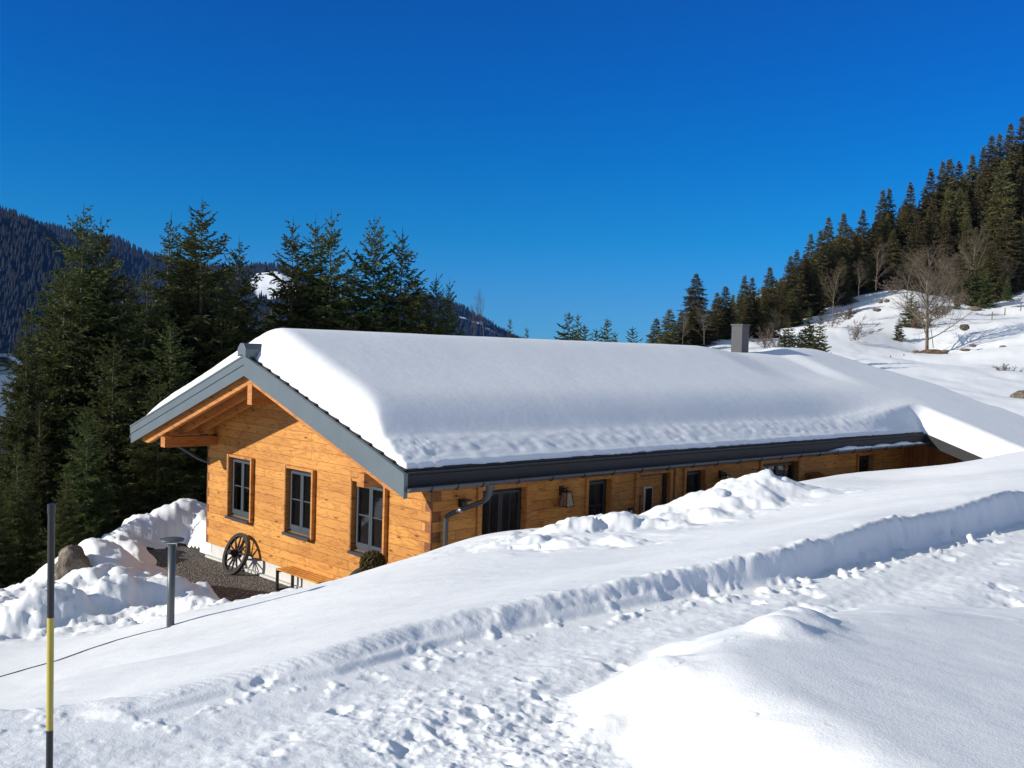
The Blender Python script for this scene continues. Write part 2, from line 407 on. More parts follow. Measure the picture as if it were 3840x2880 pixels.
PX = [  # spots measured on the photograph (u, v, distance)
 # plough-cut top and the smooth bank behind it
 (529, 2605, 4.55), (881, 2529, 4.88), (1293, 2423, 5.2), (1672, 2316, 5.8), (2076, 2235, 6.3), (2600, 2130, 7.1), (2988, 2054, 7.66), (3346, 1956, 8.75), (3840, 1839, 10.8),
 (700, 2500, 6.2), (1000, 2420, 6.8), (1300, 2330, 7.6), (1700, 2230, 8.6), (2200, 2140, 9.5), (2700, 2050, 10.8), (3300, 1900, 13), (3840, 1770, 16),
 (300, 2640, 5.6), (0, 2740, 4.9), (300, 2530, 7.4), (0, 2620, 7.4),
 # crest along the house
 (700, 2290, 13.2), (860, 2266, 13.6), (1000, 2234, 14.0), (1180, 2200, 14.5), (1400, 2132, 15.3), (1560, 2085, 16.0), (1730, 2036, 16.8), (1900, 2032, 17.6), (2130, 2010, 18.6), (2370, 1978, 19.8), (2480, 1962, 20.4), (2600, 1930, 21), (2850, 1868, 22.6), (3050, 1806, 23.6), (3300, 1776, 24.4), (3460, 1764, 24.4), (3700, 1722, 24.6), (3840, 1700, 24.6), (4000, 1670, 24.6), (3300, 1800, 21.5), (3500, 1778, 21.5), (3700, 1750, 21), (3840, 1728, 21), (3600, 1790, 18.5),
 (1300, 2230, 11), (1800, 2110, 12.5), (2300, 2030, 14), (2800, 1945, 16), (3300, 1830, 19),
 # smooth slope on the left
 (0, 2520, 11.3), (350, 2420, 12.0), (639, 2343, 12.35), (200, 2600, 8.2), (500, 2440, 10.2), (900, 2330, 11.2),
 # hollow and heaps
 (100, 2395, 14.2), (330, 2375, 14.3), (560, 2340, 14.8), (760, 2290, 15.6),
 (0, 2300, 16), (120, 2290, 16.3), (330, 2230, 17.4), (520, 2230, 17.6), (700, 2262, 17.8), (800, 2280, 18.2),
 (0, 2240, 18.5), (110, 2225, 19.0), (200, 2175, 19.4), (329, 2035, 20.0), (420, 2050, 20.4), (500, 2110, 20.4), (600, 2160, 20.2), (700, 2215, 19.8),
 # packed snow on the far side of the yard
 (430, 2035, 24.2), (520, 2035, 24.4), (600, 2050, 24.8), (470, 1992, 26.0), (560, 1965, 26.8), (650, 1930, 27.5), (775, 1900, 27.5), (700, 1985, 26), (775, 1990, 26.2)]
WP = [(-6, 2, 3.2), (0, .5, 3.2), (6, 2, 3.2), (-2, 3.6, 3.2), (.8, 4.8, 3.2), (4, 8, 3.2), (8, 11.5, 3.2), (12, 15.5, 3.25), (10, 3, 3.25), (16, 14, 3.3), (24, 22, 3.6), (-10, 3, 3.0), (-14, 8, 1.6), (-20, 10, .8), (-12, 14, .2),
      (0, -6, 3.3), (10, -8, 3.6), (-10, -8, 3.0), (0, -40, 6), (-40, -30, 3), (40, -30, 10), (30, 10, 5), (0, -300, 30), (300, -100, 60), (-300, -100, 0), (0, -3000, 50), (3000, 0, 80), (-3000, 0, 0),
      # wood in the hollow on the left, road and snow bank beyond
      (-12, 24, -1.6), (-9.5, 27.5, -1.2), (-13, 28, -1.8), (-9, 31, -1.6), (-16, 34, -.9), (-10, 36, -1.4), (-21, 42, -.2), (-14, 42, -.8), (-25, 51.5, 2.7), (-23, 47, 1.0), (-17, 52, .8), (-28, 59, 2.15), (-22, 60, 2.15), (-29, 64, 2.2), (-40, 85, 2.0), (-8, 45, -1), (-3, 33, -1.2), (2, 38, -1), (8, 44, -.5), (0, 55, -1), (10, 60, 0), (-10, 60, 0), (-25, 30, -1), (-30, 40, .6), (-50, 50, 3),
      (18, 30, 1.95), (22, 31, 2.0), (26, 33, 2.1), (18, 40, 1.2), (25, 40, 1.7), (30, 42, 2.0), (-11, 21.8, -.9), (-10, 22, -.8), (-9.0, 22.6, -.5), (-6, 22, -.6), (-3, 19.5, -.5), (4, 24, -.5), (12, 33, -.4), (8, 38, -.8),
      (-80, 150, -8), (-30, 150, -12), (0, 150, -4), (10, 100, -1), (-150, 300, -60), (0, 300, -50), (0, 700, -90), (-400, 700, -110), (0, 3000, -110), (-1500, 3000, -120), (1500, 3000, 60), (500, 900, 120), (60, 400, 10), (0, 450, -60)]
HILL = [(3840, 1600, 48), (3840, 1520, 70), (3840, 1400, 100), (3840, 1300, 130), (3840, 1195, 165), (3840, 1100, 200), (3600, 1440, 80), (3600, 1375, 110), (3640, 1260, 150), (3700, 1180, 180), (3640, 1145, 205),
        (3500, 1460, 70), (3500, 1330, 145), (3430, 1220, 165), (3420, 1090, 200), (3300, 1410, 90), (3255, 1380, 120), (3280, 1230, 160), (3300, 1110, 195), (3150, 1400, 70), (3120, 1320, 110), (3120, 1230, 150), (3100, 1205, 175), (2950, 1330, 110), (2900, 1310, 130), (2850, 1290, 155),
        (3840, 880, 240), (3500, 960, 240), (3200, 1090, 225), (3840, 760, 290), (3500, 900, 290), (3200, 1060, 280), (3000, 1180, 240), (2800, 1275, 210), (2600, 1290, 180), (2400, 1310, 150), (4300, 1000, 200), (4300, 1300, 120), (4400, 1500, 60), (4300, 700, 280)]
CP = [tuple(at(*p)) for p in PX] + WP + [tuple(at(*p)) for p in HILL]
CP = np.array(CP)
cq = np.stack([np.arctan2(CP[:, 0], CP[:, 1]), np.log(np.hypot(CP[:, 0], CP[:, 1]) + .3)], 1)
def tps_k(d2): return .5 * d2 * np.log(d2 + 1e-12)
n_ = len(CP)
Kq = tps_k(((cq[:, None] - cq[None]) ** 2).sum(-1)) + np.eye(n_) * 2e-5
A_ = np.zeros((n_ + 3, n_ + 3)); A_[:n_, :n_] = Kq; A_[:n_, n_] = 1; A_[:n_, n_ + 1:] = cq; A_[n_:, :n_] = A_[:n_, n_:].T
wt = np.linalg.solve(A_, np.concatenate([CP[:, 2], [0, 0, 0]]))
def base_z(X, Y):
    X = np.asarray(X, float); Y = np.asarray(Y, float)
    a = np.arctan2(X, Y).ravel(); b = np.log(np.hypot(X, Y) + .3).ravel(); out = np.empty(a.shape)
    for i in range(0, len(a), 40000):
        s_ = slice(i, i + 40000)
        d2 = (a[s_, None] - cq[None, :, 0]) ** 2 + (b[s_, None] - cq[None, :, 1]) ** 2
        out[s_] = tps_k(d2) @ wt[:n_] + wt[n_] + wt[n_ + 1] * a[s_] + wt[n_ + 2] * b[s_]
    return out.reshape(X.shape)

rng = np.random.default_rng(5)
MB_L = []
BUMPS = []   # (X, Y, height, radius)
def bump_px(u, v, Y, h, r):
    p = at(u, v, Y); BUMPS.append((p.x, p.y, h, r))
# big heap and broken lumps beside the long wall
for b in [(2690, 1865, 18.0, .20, .75), (2800, 1855, 18.4, .24, .8), (2900, 1860, 18.8, .16, .7), (2600, 1900, 17.6, .12, .6), (2740, 1900, 17.0, .16, .3), (2850, 1890, 17.3, .16, .32), (2650, 1930, 16.6, .14, .3), (2960, 1880, 18.4, .08, .6),
          (2180, 1985, 17.6, .12, .35), (2110, 1975, 17.8, .15, .35), (2240, 2010, 16.4, .2, .3), (2340, 1985, 17, .1, .3), (2440, 1960, 17.8, .1, .35), (2080, 2035, 15.5, .15, .24), (2110, 2095, 13.9, .13, .26), (1880, 2088, 14.6, .1, .3), (2190, 2030, 15.6, .15, .25), (2290, 2030, 15.8, .14, .28), (2400, 2005, 16, .14, .3), (1990, 2075, 14.4, .1, .25), (2500, 1960, 16.6, .15, .3), (2560, 1985, 15.6, .1, .25), (2350, 2075, 13.7, .09, .25)]:
    bump_px(*b)
# drift lumps on the near mound
for b in [(2900, 2330, 5.6, .055, .16), (3010, 2320, 5.7, .06, .13), (2920, 2420, 5.2, .05, .14), (3070, 2360, 5.5, .03, .12), (2960, 2400, 5.3, .03, .2)]:
    bump_px(*b)
# lumps along the left shoulder of the near mound
for b in [(2230, 2640, 4.75, .04, .14), (2320, 2700, 4.5, .05, .16), (2420, 2620, 4.75, .05, .15), (2250, 2740, 4.3, .04, .1), (2400, 2560, 5.0, .04, .12), (2500, 2700, 4.45, .03, .14), (2520, 2470, 5.5, .035, .1)]:
    p_ = at(*b[:3]); MB_L.append((p_.x, p_.y, b[3], b[4]))
# heap bumps in the hollow on the left
for b in [(150, 2330, 15.6, .22, .6), (60, 2350, 15.2, .2, .5), (330, 2260, 16.6, .2, .6), (450, 2250, 16.6, .18, .5), (260, 2300, 15.8, .2, .5), (560, 2240, 17.2, .25, .5), (640, 2235, 17.5, .22, .5), (720, 2270, 17.6, .18, .45), (800, 2270, 18.0, .2, .35), (240, 2210, 18.2, .2, .6), (400, 2190, 18.4, .2, .5), (480, 2190, 18.8, .2, .45), (470, 2000, 26.3, .3, .35), (620, 2300, 15.9, .12, .4), (700, 2300, 15.7, .1, .35), (760, 2010, 25.6, .35, .8)]:
    bump_px(*b)
for b in [(40, 2905, 3.95, .1, .16), (140, 2920, 3.9, .08, .12), (120, 2770, 4.45, .05, .15), (300, 2745, 4.5, .05, .14), (200, 2790, 4.3, .05, .1), (400, 2760, 4.4, .04, .1), (20, 2720, 4.7, .06, .2)]:
    bump_px(*b)
FOOT = []
for i in range(38):
    t = rng.random() ** 1.5
    u = rng.uniform(900, 2500); v = rng.uniform(2480, 2900)
    if u < 1500 and rng.random() < .5: continue
    p = at(u, v, 1.0); s_ = (3.2 - CZ) / (p.z - CZ); FOOT.append((p.x * s_, s_, rng.uniform(.010, .02), rng.uniform(.03, .055)))
for i in range(30):
    u = rng.uniform(2500, 3840); v = rng.uniform(2000, 2300)
    p = at(u, v, 1.0); s_ = (3.2 - CZ) / (p.z - CZ); FOOT.append((p.x * s_, s_, rng.uniform(.015, .03), rng.uniform(.05, .09)))

def terrain(X, Y):
    z = base_z(X, Y); r = np.hypot(X, Y)
    near = 1 - sstep(60, 110, r)
    lx, ly = w2h(X, Y)
    # gentle undulation
    z = z + near * (.05 * fbm(X * .5, Y * .5, 3, 3) + .012 * fbm(X * 3, Y * 3, 3, 8) * sstep(3, 6, r))
    # churned snow of the heaps on the left / far side of yard
    churn = sstep(13.6, 14.8, Y) * (1 - sstep(-2.2, -1.2, X + .0 * Y)) * (1 - sstep(27, 30, Y)) * (1 - sstep(.2, 1.5, (X + .25 * Y)))
    z = z + churn * (.16 * fbm(X * .9, Y * .9, 4, 21) + .22 * np.abs(fbm(X * 2.0, Y * 2.0, 4, 22, .6)) + .10 * np.abs(fbm(X * 5, Y * 5, 4, 23, .6)) - .05 + .22 * np.clip(cells(X * 1.5 + .4 * fbm(X, Y, 2, 1), Y * 1.5, 24) - .45, 0, 1) + .08 * cells(X * 3.7, Y * 3.7, 27))
    # hillside: drifts and hummocks
    far = sstep(45, 80, r) * (1 - sstep(300, 500, r))
    z = z + far * (1.1 * fbm(X * .045, Y * .045, 4, 31) + .5 * np.abs(fbm(X * .12, Y * .12, 3, 33)))
    z = z + far * (.34 * np.abs(fbm(X * .30 + Y * .02, Y * .05, 3, 35)) + .22 * fbm(X * .5, Y * .22, 3, 36))
    for (bx, by, bh, br) in BUMPS:
        dx = X - bx; dy = Y - by; m = (dx * dx + dy * dy) < (3 * br) ** 2
        if m.any():
            q = (dx[m] ** 2 + dy[m] ** 2) / br ** 2
            bh = bh * (.7 if (bx < -3.5 and by > 13) else 1)
            wob = 1 + .9 * fbm(X[m] / br * 1.1, Y[m] / br * 1.1, 3, int(abs(bx * 100)) % 97)
            z[m] += bh * np.exp(-(q * wob) ** 1.6 * .75)
    # broken crust around the lumps
    lm = np.zeros(X.shape)
    for (bx, by, bh, br) in BUMPS[:23]:
        lm = np.maximum(lm, np.exp(-((X - bx) ** 2 + (Y - by) ** 2) / (1.5 * br + .25) ** 2))
    z = z + lm * (.13 * np.abs(fbm(X * 2.4, Y * 2.4, 4, 25, .55)) + .05 * fbm(X * 6, Y * 6, 3, 26) + .22 * np.clip(cells(X * 2.1, Y * 2.1 + .3 * fbm(X, Y, 2, 2), 28) - .5, 0, 1) - .07)
    d_, s_, par = seg_dist(X, Y, CUT)
    sdist = np.where(s_ > 0, d_, -d_)
    zr = 3.2 + .02 * fbm(X * .7, Y * .7, 2, 41)
    rough = sstep(2.0, 4.0, r) * (1 - sstep(18, 26, r))
    ch = fbm(X * 6.5, Y * 6.5, 4, 43, .6)
    patch = .18 + .75 * sstep(-.05, .22, fbm(X * .9, Y * .9, 2, 48)) + .9 * np.exp(-((X - .2) / .9) ** 2 - ((Y - 4.3) / .8) ** 2)
    al = X * .68 + Y * .73; ac = X * .73 - Y * .68
    track = .012 * np.sin(ac * 9 + 2 * fbm(al * .5, ac * .5, 2, 47)) * (1 - sstep(.1, .5, np.abs(sdist + .8) - .7))
    rough = rough * (.3 + .7 * sstep(.12, .5, -sdist))
    zr = zr + rough * (patch * (.018 * np.clip(fbm(X * 14, Y * 14, 3, 46, .65) - .04, 0, .2) + .018 * np.clip(cells(X * 11, Y * 11, 30) - .72, 0, 1) + .022 * np.clip(ch - .08, 0, .25) + .012 * np.clip(fbm(X * 30, Y * 30, 2, 42) - .05, 0, 1)) + .010 * ch + .016 * np.abs(fbm(al * 2.2, ac * 8, 3, 44)) + .007 * fbm(X * 17, Y * 17, 2, 45) + track)
    for (bx, by, bh, br) in FOOT:
        dx = X - bx; dy = Y - by; m = (np.abs(dx) < 3 * br) & (np.abs(dy) < 3 * br)
        if m.any():
            q = np.sqrt(dx[m] ** 2 + dy[m] ** 2) / br
            zr[m] += -bh * np.exp(-(q * (1 + .9 * fbm(X[m] * 14, Y[m] * 14, 2, 49))) ** 4) + bh * 1.4 * np.clip(fbm(X[m] * 22, Y[m] * 22, 2, 50), 0, 1) * np.exp(-((q - 1.3) / .5) ** 2)
    # plough cut: smooth foot, then crumbling wall
    wb = .10 * fbm(X * 1.7, Y * 1.7, 3, 51) + .10 * fbm(X * 6, Y * 6, 4, 52, .6)
    d2 = sdist + wb
    lft = 1 - sstep(1.2, 3.0, X + Y * .0 + .9)
    ww = .24 - .11 * sstep(-.6, 1.6, X)            # the wall steepens to the right
    d2 = sdist + wb * .55
    prof = .26 * sstep(-.03, .045, sdist + .012 * fbm(par * 3, sdist * 0, 2, 56)) + .74 * sstep(.03, ww, d2)
    cr = np.exp(-((d2 - ww) / .07) ** 2)
    z = np.maximum(z, zr - .35 + .42 * sstep(-1, .2, sdist)) if False else z
    zb = z + cr * (.09 * np.abs(fbm(X * 5, Y * 5, 4, 53, .6)) + .05 * np.clip(cells(X * 6, Y * 6, 32) - .6, 0, 1) - .008) * (.15 + 1.0 * vn(par * 1.1, par * 0, 57)) * (.25 + .75 * sstep(-.3, 1.8, X))
    blend = np.where(r < 40, prof, 1.0)
    onroad = 1 - blend
    # scrape marks on the left part of the wall
    z = zr * (1 - blend) + zb * blend
    foot = np.exp(-((sdist + .10) / .16) ** 2) * (r < 30)
    z = z + foot * (.05 + .09 * sstep(0, 2.5, X)) * np.clip(fbm(X * 10, Y * 10, 3, 59, .6) - .05, 0, 1) * (.3 + 1.6 * cells(X * 9, Y * 9, 29))
    band = np.exp(-((sdist - .07) / .07) ** 2) * (r < 30) * sstep(-.5, 1.0, X)
    z = z + band * (.022 * fbm(par * 1.1, sdist * 22, 3, 60) + .02 * fbm(X * 4, Y * 4, 3, 64))
    z = z + np.where((sdist > .1) & (sdist < .5) & (r < 14), vn(par * .8, par * 0, 61) * .007 * np.sin(par * 120 + sdist * 70 + 20 * fbm(X * 1.6, Y * 1.6, 3, 55)) * vn(par * 2.1, par * 0, 58) * np.exp(-((sdist - .13) / .09) ** 2), 0) * (1 - sstep(1.2, 2.4, X)) * sstep(-1.7, -1.5, X) 
    # near mound
    dm, _, pm = seg_dist(X, Y, MOUND, True); im = inside(X, Y, MOUND)
    sm = np.where(im, dm, -dm) + .05 * fbm(X * 2.2, Y * 2.2, 2, 61)
    hm = .32 - .085 * np.clip(X - .6, 0, 3.1) - .03 * np.clip(Y - 4.3, -1, 2.6) + .06 * np.exp(-((sm - .25) / .3) ** 2) * (cells(X * 2.6, Y * 2.6, 66) - .5) + .05 * fbm(X * .6, Y * .6, 2, 62)
    edge = 1 - (1 - sstep(-.03, .75, sm)) ** 1.3
    z = np.where(r < 12, z * (1 - sstep(-.05, .12, sm)) + sstep(-.05, .12, sm) * (3.21 + .012 * fbm(X * 2.5, Y * 2.5, 3, 63)) + hm * edge, z)
    for (bx, by, bh, br) in BUMPS[23:28] + MB_L:
        dx = X - bx; dy = Y - by; m = (dx * dx + dy * dy) < (3 * br) ** 2
        if m.any():
            q = (dx[m] ** 2 + dy[m] ** 2) / br ** 2
            z[m] += bh * np.exp(-(q * (1 + .8 * fbm(X[m] / br, Y[m] / br, 3, 67))) ** 1.5)
    # cleared yard and the strip along the house
    nz_ = .25 * fbm(X * 1.3, Y * 1.3, 4, 71)
    r1 = np.maximum(np.maximum(.25 - lx, lx - 9.75), np.maximum(-ly, ly - 18.2))
    ye = -.62 - .235 * (lx + 1.26)
    r2_ = np.maximum(np.maximum(-1.3 - lx, lx - 9.4), np.maximum(ye - ly, ly))
    r3 = np.maximum(np.maximum(8.4 - lx, lx - 14.2), np.maximum(17.0 - ly, ly - 24.5))
    sdy = np.minimum(np.minimum(r1, r2_), r3) + nz_
    t = sstep(0, .8, sdy)
    z = np.where(r < 45, -.55 + (z + .55) * t, z)
    inh = np.maximum(np.maximum(-.2 - lx, lx - 8.8), np.maximum(.1 - ly, ly - 24))
    z = np.where((inh < 0) & (r < 60), np.minimum(z, -.5), z)
    soil = sstep(22.5, 24.5, Y + .25 * fbm(X, Y, 2, 5)) * (1 - sstep(46, 49, Y)) * (1 - sstep(-3, 2, X - .3 * (Y - 20))) * np.where((lx < -.8), 1, 0) * np.where(z < -.35, 1, 0)
    roadm = sstep(30, 33, Y) * (1 - sstep(44.5, 46.5, Y)) * (1 - sstep(-.41, -.36, X / np.maximum(Y, 1)))
    return z, soil, roadm

fa = np.linspace(-.52, .52, 620)
ba = np.linspace(.52, 2 * math.pi - .52, 120)[1:-1]
ang = np.concatenate([fa, ba])
rad = np.concatenate([np.linspace(.3, 3.2, 14)[:-1], 1 / np.linspace(1 / 3.2, 1 / 9.0, 430)[:-1], np.geomspace(9, 32, 270)[:-1], np.geomspace(32, 70, 70)[:-1], np.geomspace(70, 320, 110)[:-1], np.geomspace(320, 9000, 26)])
AA, RR = np.meshgrid(ang, rad)
XX = RR * np.sin(AA); YY = RR * np.cos(AA)
ZZ, SOIL, ROADM = terrain(XX, YY)
nr, na = XX.shape
idx = np.arange(nr * na).reshape(nr, na)
i0 = idx[:-1]; i1 = idx[1:]
Fq = np.stack([i0, np.roll(i0, -1, 1), np.roll(i1, -1, 1), i1], -1).reshape(-1, 4)
me = np_mesh('snow_ground', np.stack([XX, YY, ZZ], -1).reshape(-1, 3), Fq[:, ::-1], M_GROUND, True)
for nm, arr in (('soil', SOIL), ('road', ROADM)):
    me.attributes.new(nm, 'FLOAT', 'POINT').data.foreach_set('value', arr.ravel().astype(np.float32))
tag(link('snow_ground', me), kind='structure')
def gz(X, Y):
    a, _, _ = terrain(np.array([[X]], float), np.array([[Y]], float)); return float(a[0, 0])
def on_ground(u, Y):
    """ground spot in the direction of photo column u at distance Y"""
    p = at(u, 1350, Y); return Vector((p.x, p.y, gz(p.x, p.y)))

# gravel yard
gx, gy = np.meshgrid(np.linspace(-2.2, 9.6, 120), np.linspace(-3.4, .15, 50))
gzv = -.36 + .02 * fbm(gx * 2, gy * 2, 3, 81) + .012 * fbm(gx * 14, gy * 14, 2, 82)
gi = np.arange(gx.size).reshape(gx.shape)
fr = frame('gravel_yard_origin'); 
gk = ((gy > -.62 - .235 * (gx + 1.26) - .75) & (gx > -1.75))[:-1, :-1].ravel()
me = np_mesh('gravel_yard', np.stack([gx, gy, gzv], -1).reshape(-1, 3), np.stack([gi[:-1, :-1], gi[:-1, 1:], gi[1:, 1:], gi[1:, :-1]], -1).reshape(-1, 4)[gk], M_GRAVEL, True)
gv = link('gravel_yard', me); gv.location = h2w(0, 0); gv.rotation_euler = (0, 0, YAW); tag(gv, kind='structure')
bpy.data.objects.remove(fr)


# ------------------------------------------------------------------ chalet
W, TP, ZR, XR = 8.62, .337, 4.605, 4.32
EL, ER, Y0, Y1 = -1.08, 9.69, -1.44, 18.75
def zt(x): return ZR - TP * abs(x - XR)
house = frame('wooden_chalet')
tag(house, 'long single storey wooden chalet with grey bargeboards under deep roof snow', 'chalet')

def grid_wall(mb, P, a0, a1, z0, z1, ops, depth, inward):
    """wall rectangle with openings: face at offset 0, reveals going `depth` inward"""
    xs = sorted({a0, a1, *[o[0] for o in ops], *[o[1] for o in ops]}); zs = sorted({z0, z1, *[o[2] for o in ops], *[o[3] for o in ops]})
    for i in range(len(xs) - 1):
        for j in range(len(zs) - 1):
            cx, cz = (xs[i] + xs[i + 1]) / 2, (zs[j] + zs[j + 1]) / 2
            if any(o[0] < cx < o[1] and o[2] < cz < o[3] for o in ops): continue
            mb.add([P(xs[i], 0, zs[j]), P(xs[i + 1], 0, zs[j]), P(xs[i + 1], 0, zs[j + 1]), P(xs[i], 0, zs[j + 1])], [(0, 1, 2, 3)])
    for (x0, x1, b, t) in ops:
        d = depth
        mb.add([P(x0, 0, b), P(x0, d, b), P(x0, d, t), P(x0, 0, t), P(x1, 0, b), P(x1, d, b), P(x1, d, t), P(x1, 0, t)],
               [(0, 1, 2, 3), (4, 7, 6, 5), (0, 4, 5, 1), (3, 2, 6, 7), (1, 5, 6, 2)])
gP = lambda a, d, z: (a, d, z)            # gable: a along x, d inward = +y
lP = lambda a, d, z: (W - d, a, z)        # long wall: a along y, d inward = -x
GW = [(1.18, 2.20, .82, 2.19), (3.72, 4.74, .82, 2.19), (6.20, 7.26, .82, 2.19)]
mb = MB()
grid_wall(mb, gP, 0, W, 0, 2.3, GW, .26, 1)
zs_ = lambda x: zt(x) - .27
mb.add([(0, 0, 2.3), (W, 0, 2.3), (W, 0, zs_(W)), (XR, 0, zs_(XR)), (0, 0, zs_(0))], [(0, 1, 2, 3, 4)])
LW = [(1.19, 2.36, -.2, 2.19), (4.16, 4.88, 1.0, 2.19), (5.80, 6.88, -.2, 2.20), (7.48, 8.22, 1.0, 2.19), (10.62, 12.3, 1.0, 2.19), (15.5, 16.36, -.2, 2.15)]
grid_wall(mb, lP, 0, 18.3, -.3, zs_(W), LW, .26, 1)
mb.add([(0, 0, 0), (0, Y1 - .1, 0), (0, Y1 - .1, zs_(0)), (0, 0, zs_(0))], [(0, 1, 2, 3)])
mb.add([(0, 18.5, 0), (W, 18.5, 0), (W, 18.5, zs_(W)), (XR, 18.5, zs_(XR)), (0, 18.5, zs_(0))], [(0, 1, 2, 3, 4)])
mb.build('wall', M_WALL, house)
# wing beyond the far end of the long wall
mb = MB(); xw = 13.1
mb.add([(W, 18.3, -.3), (xw, 18.3, -.3), (xw, 18.3, zs_(xw)), (W, 18.3, zs_(W))], [(0, 1, 2, 3)])
mb.add([(xw, 18.3, -.3), (xw, 23.3, -.3), (xw, 23.3, zs_(xw)), (xw, 18.3, zs_(xw))], [(0, 1, 2, 3)])
o = mb.build('annex_wall', M_VERT, house); o['label'] = 'upright boarded wall of the annex'
# interlocking board ends at the two front corners
for x0, x1, yy0, yy1, nm in ((-.004, .10, -.004, .05, 'corner_joint'), (W - .17, W + .004, -.004, .2, 'corner_joint')):
    mb = MB(); j = 0; z = 0.0
    while z < 2.5:
        t = min(z + .186, 2.55)
        if j % 2 == 0: mb.box((x0, -.006, z + .002), (x1, .03, t))
        else: mb.box((x0 if x0 < 0 else W - .03, yy0, z + .002), ((.03 if x0 < 0 else W + .007), yy1 + .02, t))
        z += .188; j += 1
    mb.build(nm, M_END, house)
mb = MB(); mb.box((.13, .07, -.5), (W - .1, .5, -.001)); mb.box((W - .4, .07, -.5), (W - .06, 18.2, -.31)); mb.build('plinth', M_CONC, house)
mb = MB(); mb.box((.0, -.02, -.5), (W - .1, .068, -.31)); o = mb.build('plinth_foot', M_CONC, house)

def window(P, a0, a1, b, t, leaves, fmat, casing=.06, proud=.09, sill=True, rows=2, cols=2, deep=0.0, bottom_rail=.10, name='window', upper_sheet=0.0):
    """casing box + sill + frame with leaves and glazing bars; P(a, depth inward, z)"""
    root = MB()
    def bx(m, A0, A1, d0, d1, z0, z1):
        p = P(A0, d0, z0); q = P(A1, d1, z1)
        m.box(tuple(min(x, y) for x, y in zip(p, q)), tuple(max(x, y) for x, y in zip(p, q)))
    fd0, fd1 = .045 + deep, .115 + deep
    fw_ = .055
    bx(root, a0, a0 + fw_, fd0, fd1, b, t); bx(root, a1 - fw_, a1, fd0, fd1, b, t)
    bx(root, a0 + fw_, a1 - fw_, fd0, fd1, t - fw_, t); bx(root, a0 + fw_, a1 - fw_, fd0, fd1, b, b + fw_)
    f = root.build(name, fmat, house, .004)
    c = MB()
    bx(c, a0 - casing, a0 - .002, -proud, -.003, b - .03, t + casing); bx(c, a1 + .002, a1 + casing, -proud, -.003, b - .03, t + casing)
    bx(c, a0, a1, -proud + .012, -.003, t + .002, t + casing)
    # lining of the reveal
    bx(c, a0 + .001, a0 + .012, -proud + .01, fd0 - .002, b + .002, t - .001); bx(c, a1 - .012, a1 - .001, -proud + .01, fd0 - .002, b + .002, t - .001)
    c.build('casing', M_TRIM, f, .004)
    if sill:
        s_ = MB(); bx(s_, a0 - .01, a1 + .01, -proud - .045, fd0, b - .035, b - .003); bx(s_, a0 - .01, a1 + .01, -proud - .05, -proud - .042, b - .06, b - .004)
        s_.build('sill', M_SILL, f)
    n = leaves; lw = (a1 - a0 - 2 * fw_) / n
    for i in range(n):
        l0 = a0 + fw_ + i * lw + .003; l1 = l0 + lw - .006; z0 = b + fw_ + .004; z1 = t - fw_ - .004; r_ = .052
        m = MB(); d0, d1 = fd0 - .03, fd0 + .035
        bx(m, l0, l0 + r_, d0, d1, z0, z1); bx(m, l1 - r_, l1, d0, d1, z0, z1); bx(m, l0 + r_, l1 - r_, d0, d1, z1 - r_, z1); bx(m, l0 + r_, l1 - r_, d0, d1, z0, z0 + bottom_rail)
        for k_ in range(1, cols):
            a = l0 + r_ + (l1 - l0 - 2 * r_) * k_ / cols; bx(m, a - .011, a + .011, d0 + .014, d1 - .012, z0 + bottom_rail, z1 - r_)
        for k_ in range(1, rows):
            zz = z0 + bottom_rail + (z1 - r_ - z0 - bottom_rail) * k_ / rows; bx(m, l0 + r_, l1 - r_, d0 + .016, d1 - .014, zz - .012, zz + .012)
        lf = m.build('leaf', fmat, f, .004)
        g = MB(); bx(g, l0 + r_ - .004, l1 - r_ + .004, fd0 - .002, fd0 + .012, z0 + bottom_rail - .004, z1 - r_ + .004); g.build('pane', M_GLASS, lf)
        if upper_sheet:  # pale sheet added behind the upper pane, whitening it like a reflection
            cm = MB(); n_ = 26; zc = z1 - (z1 - z0) * upper_sheet; vs = []
            for i_ in range(n_ + 1):
                a = l0 + .02 + (l1 - l0 - .04) * i_ / n_; dd = fd0 + .032 + .009 * math.sin(i_ * 1.9) + .004 * math.sin(i_ * .7)
                vs += [P(a, dd, z1), P(a, dd, zc + .02 * math.sin(i_ * .9))]
            cm.add(vs, [(2 * i_, 2 * i_ + 2, 2 * i_ + 3, 2 * i_ + 1) for i_ in range(n_)], True); cm.build('window_sheet', M_PALE_SHEET, lf)
        else:
            cm = MB(); vs = []; s0, s1 = (l0 + .02, l0 + .14) if i == 0 else (l1 - .13, l1 - .02)
            for i_ in range(13):
                a = s0 + (s1 - s0) * i_ / 12; vs += [P(a, fd0 + .09 + .02 * math.sin(i_ * 1.6), z1), P(a, fd0 + .09 + .02 * math.sin(i_ * 1.6), z0)]
            cm.add(vs, [(2 * i_, 2 * i_ + 2, 2 * i_ + 3, 2 * i_ + 1) for i_ in range(12)], True); cm.build('window_sheet', M_DRAPE, lf)
    return f
for a in GW:
    f = window(gP, *a, 2, M_GREY, cols=1); f['label'] = 'grey two leaf gable window'
window(lP, *LW[0], 2, M_DARKF, casing=.11, proud=.05, deep=.07, sill=False, upper_sheet=.32, name='french_window')
window(lP, *LW[1], 1, M_DARKF, casing=.08, proud=.05, deep=.07, upper_sheet=.45)
window(lP, *LW[3], 1, M_DARKF, casing=.08, proud=.05, deep=.07, upper_sheet=.6)
window(lP, *LW[4], 2, M_DARKF, casing=.11, proud=.05, deep=.07, upper_sheet=.9)
window(lP, *LW[5], 1, M_DARKF, casing=.08, proud=.05, deep=.07, sill=False, name='french_window')
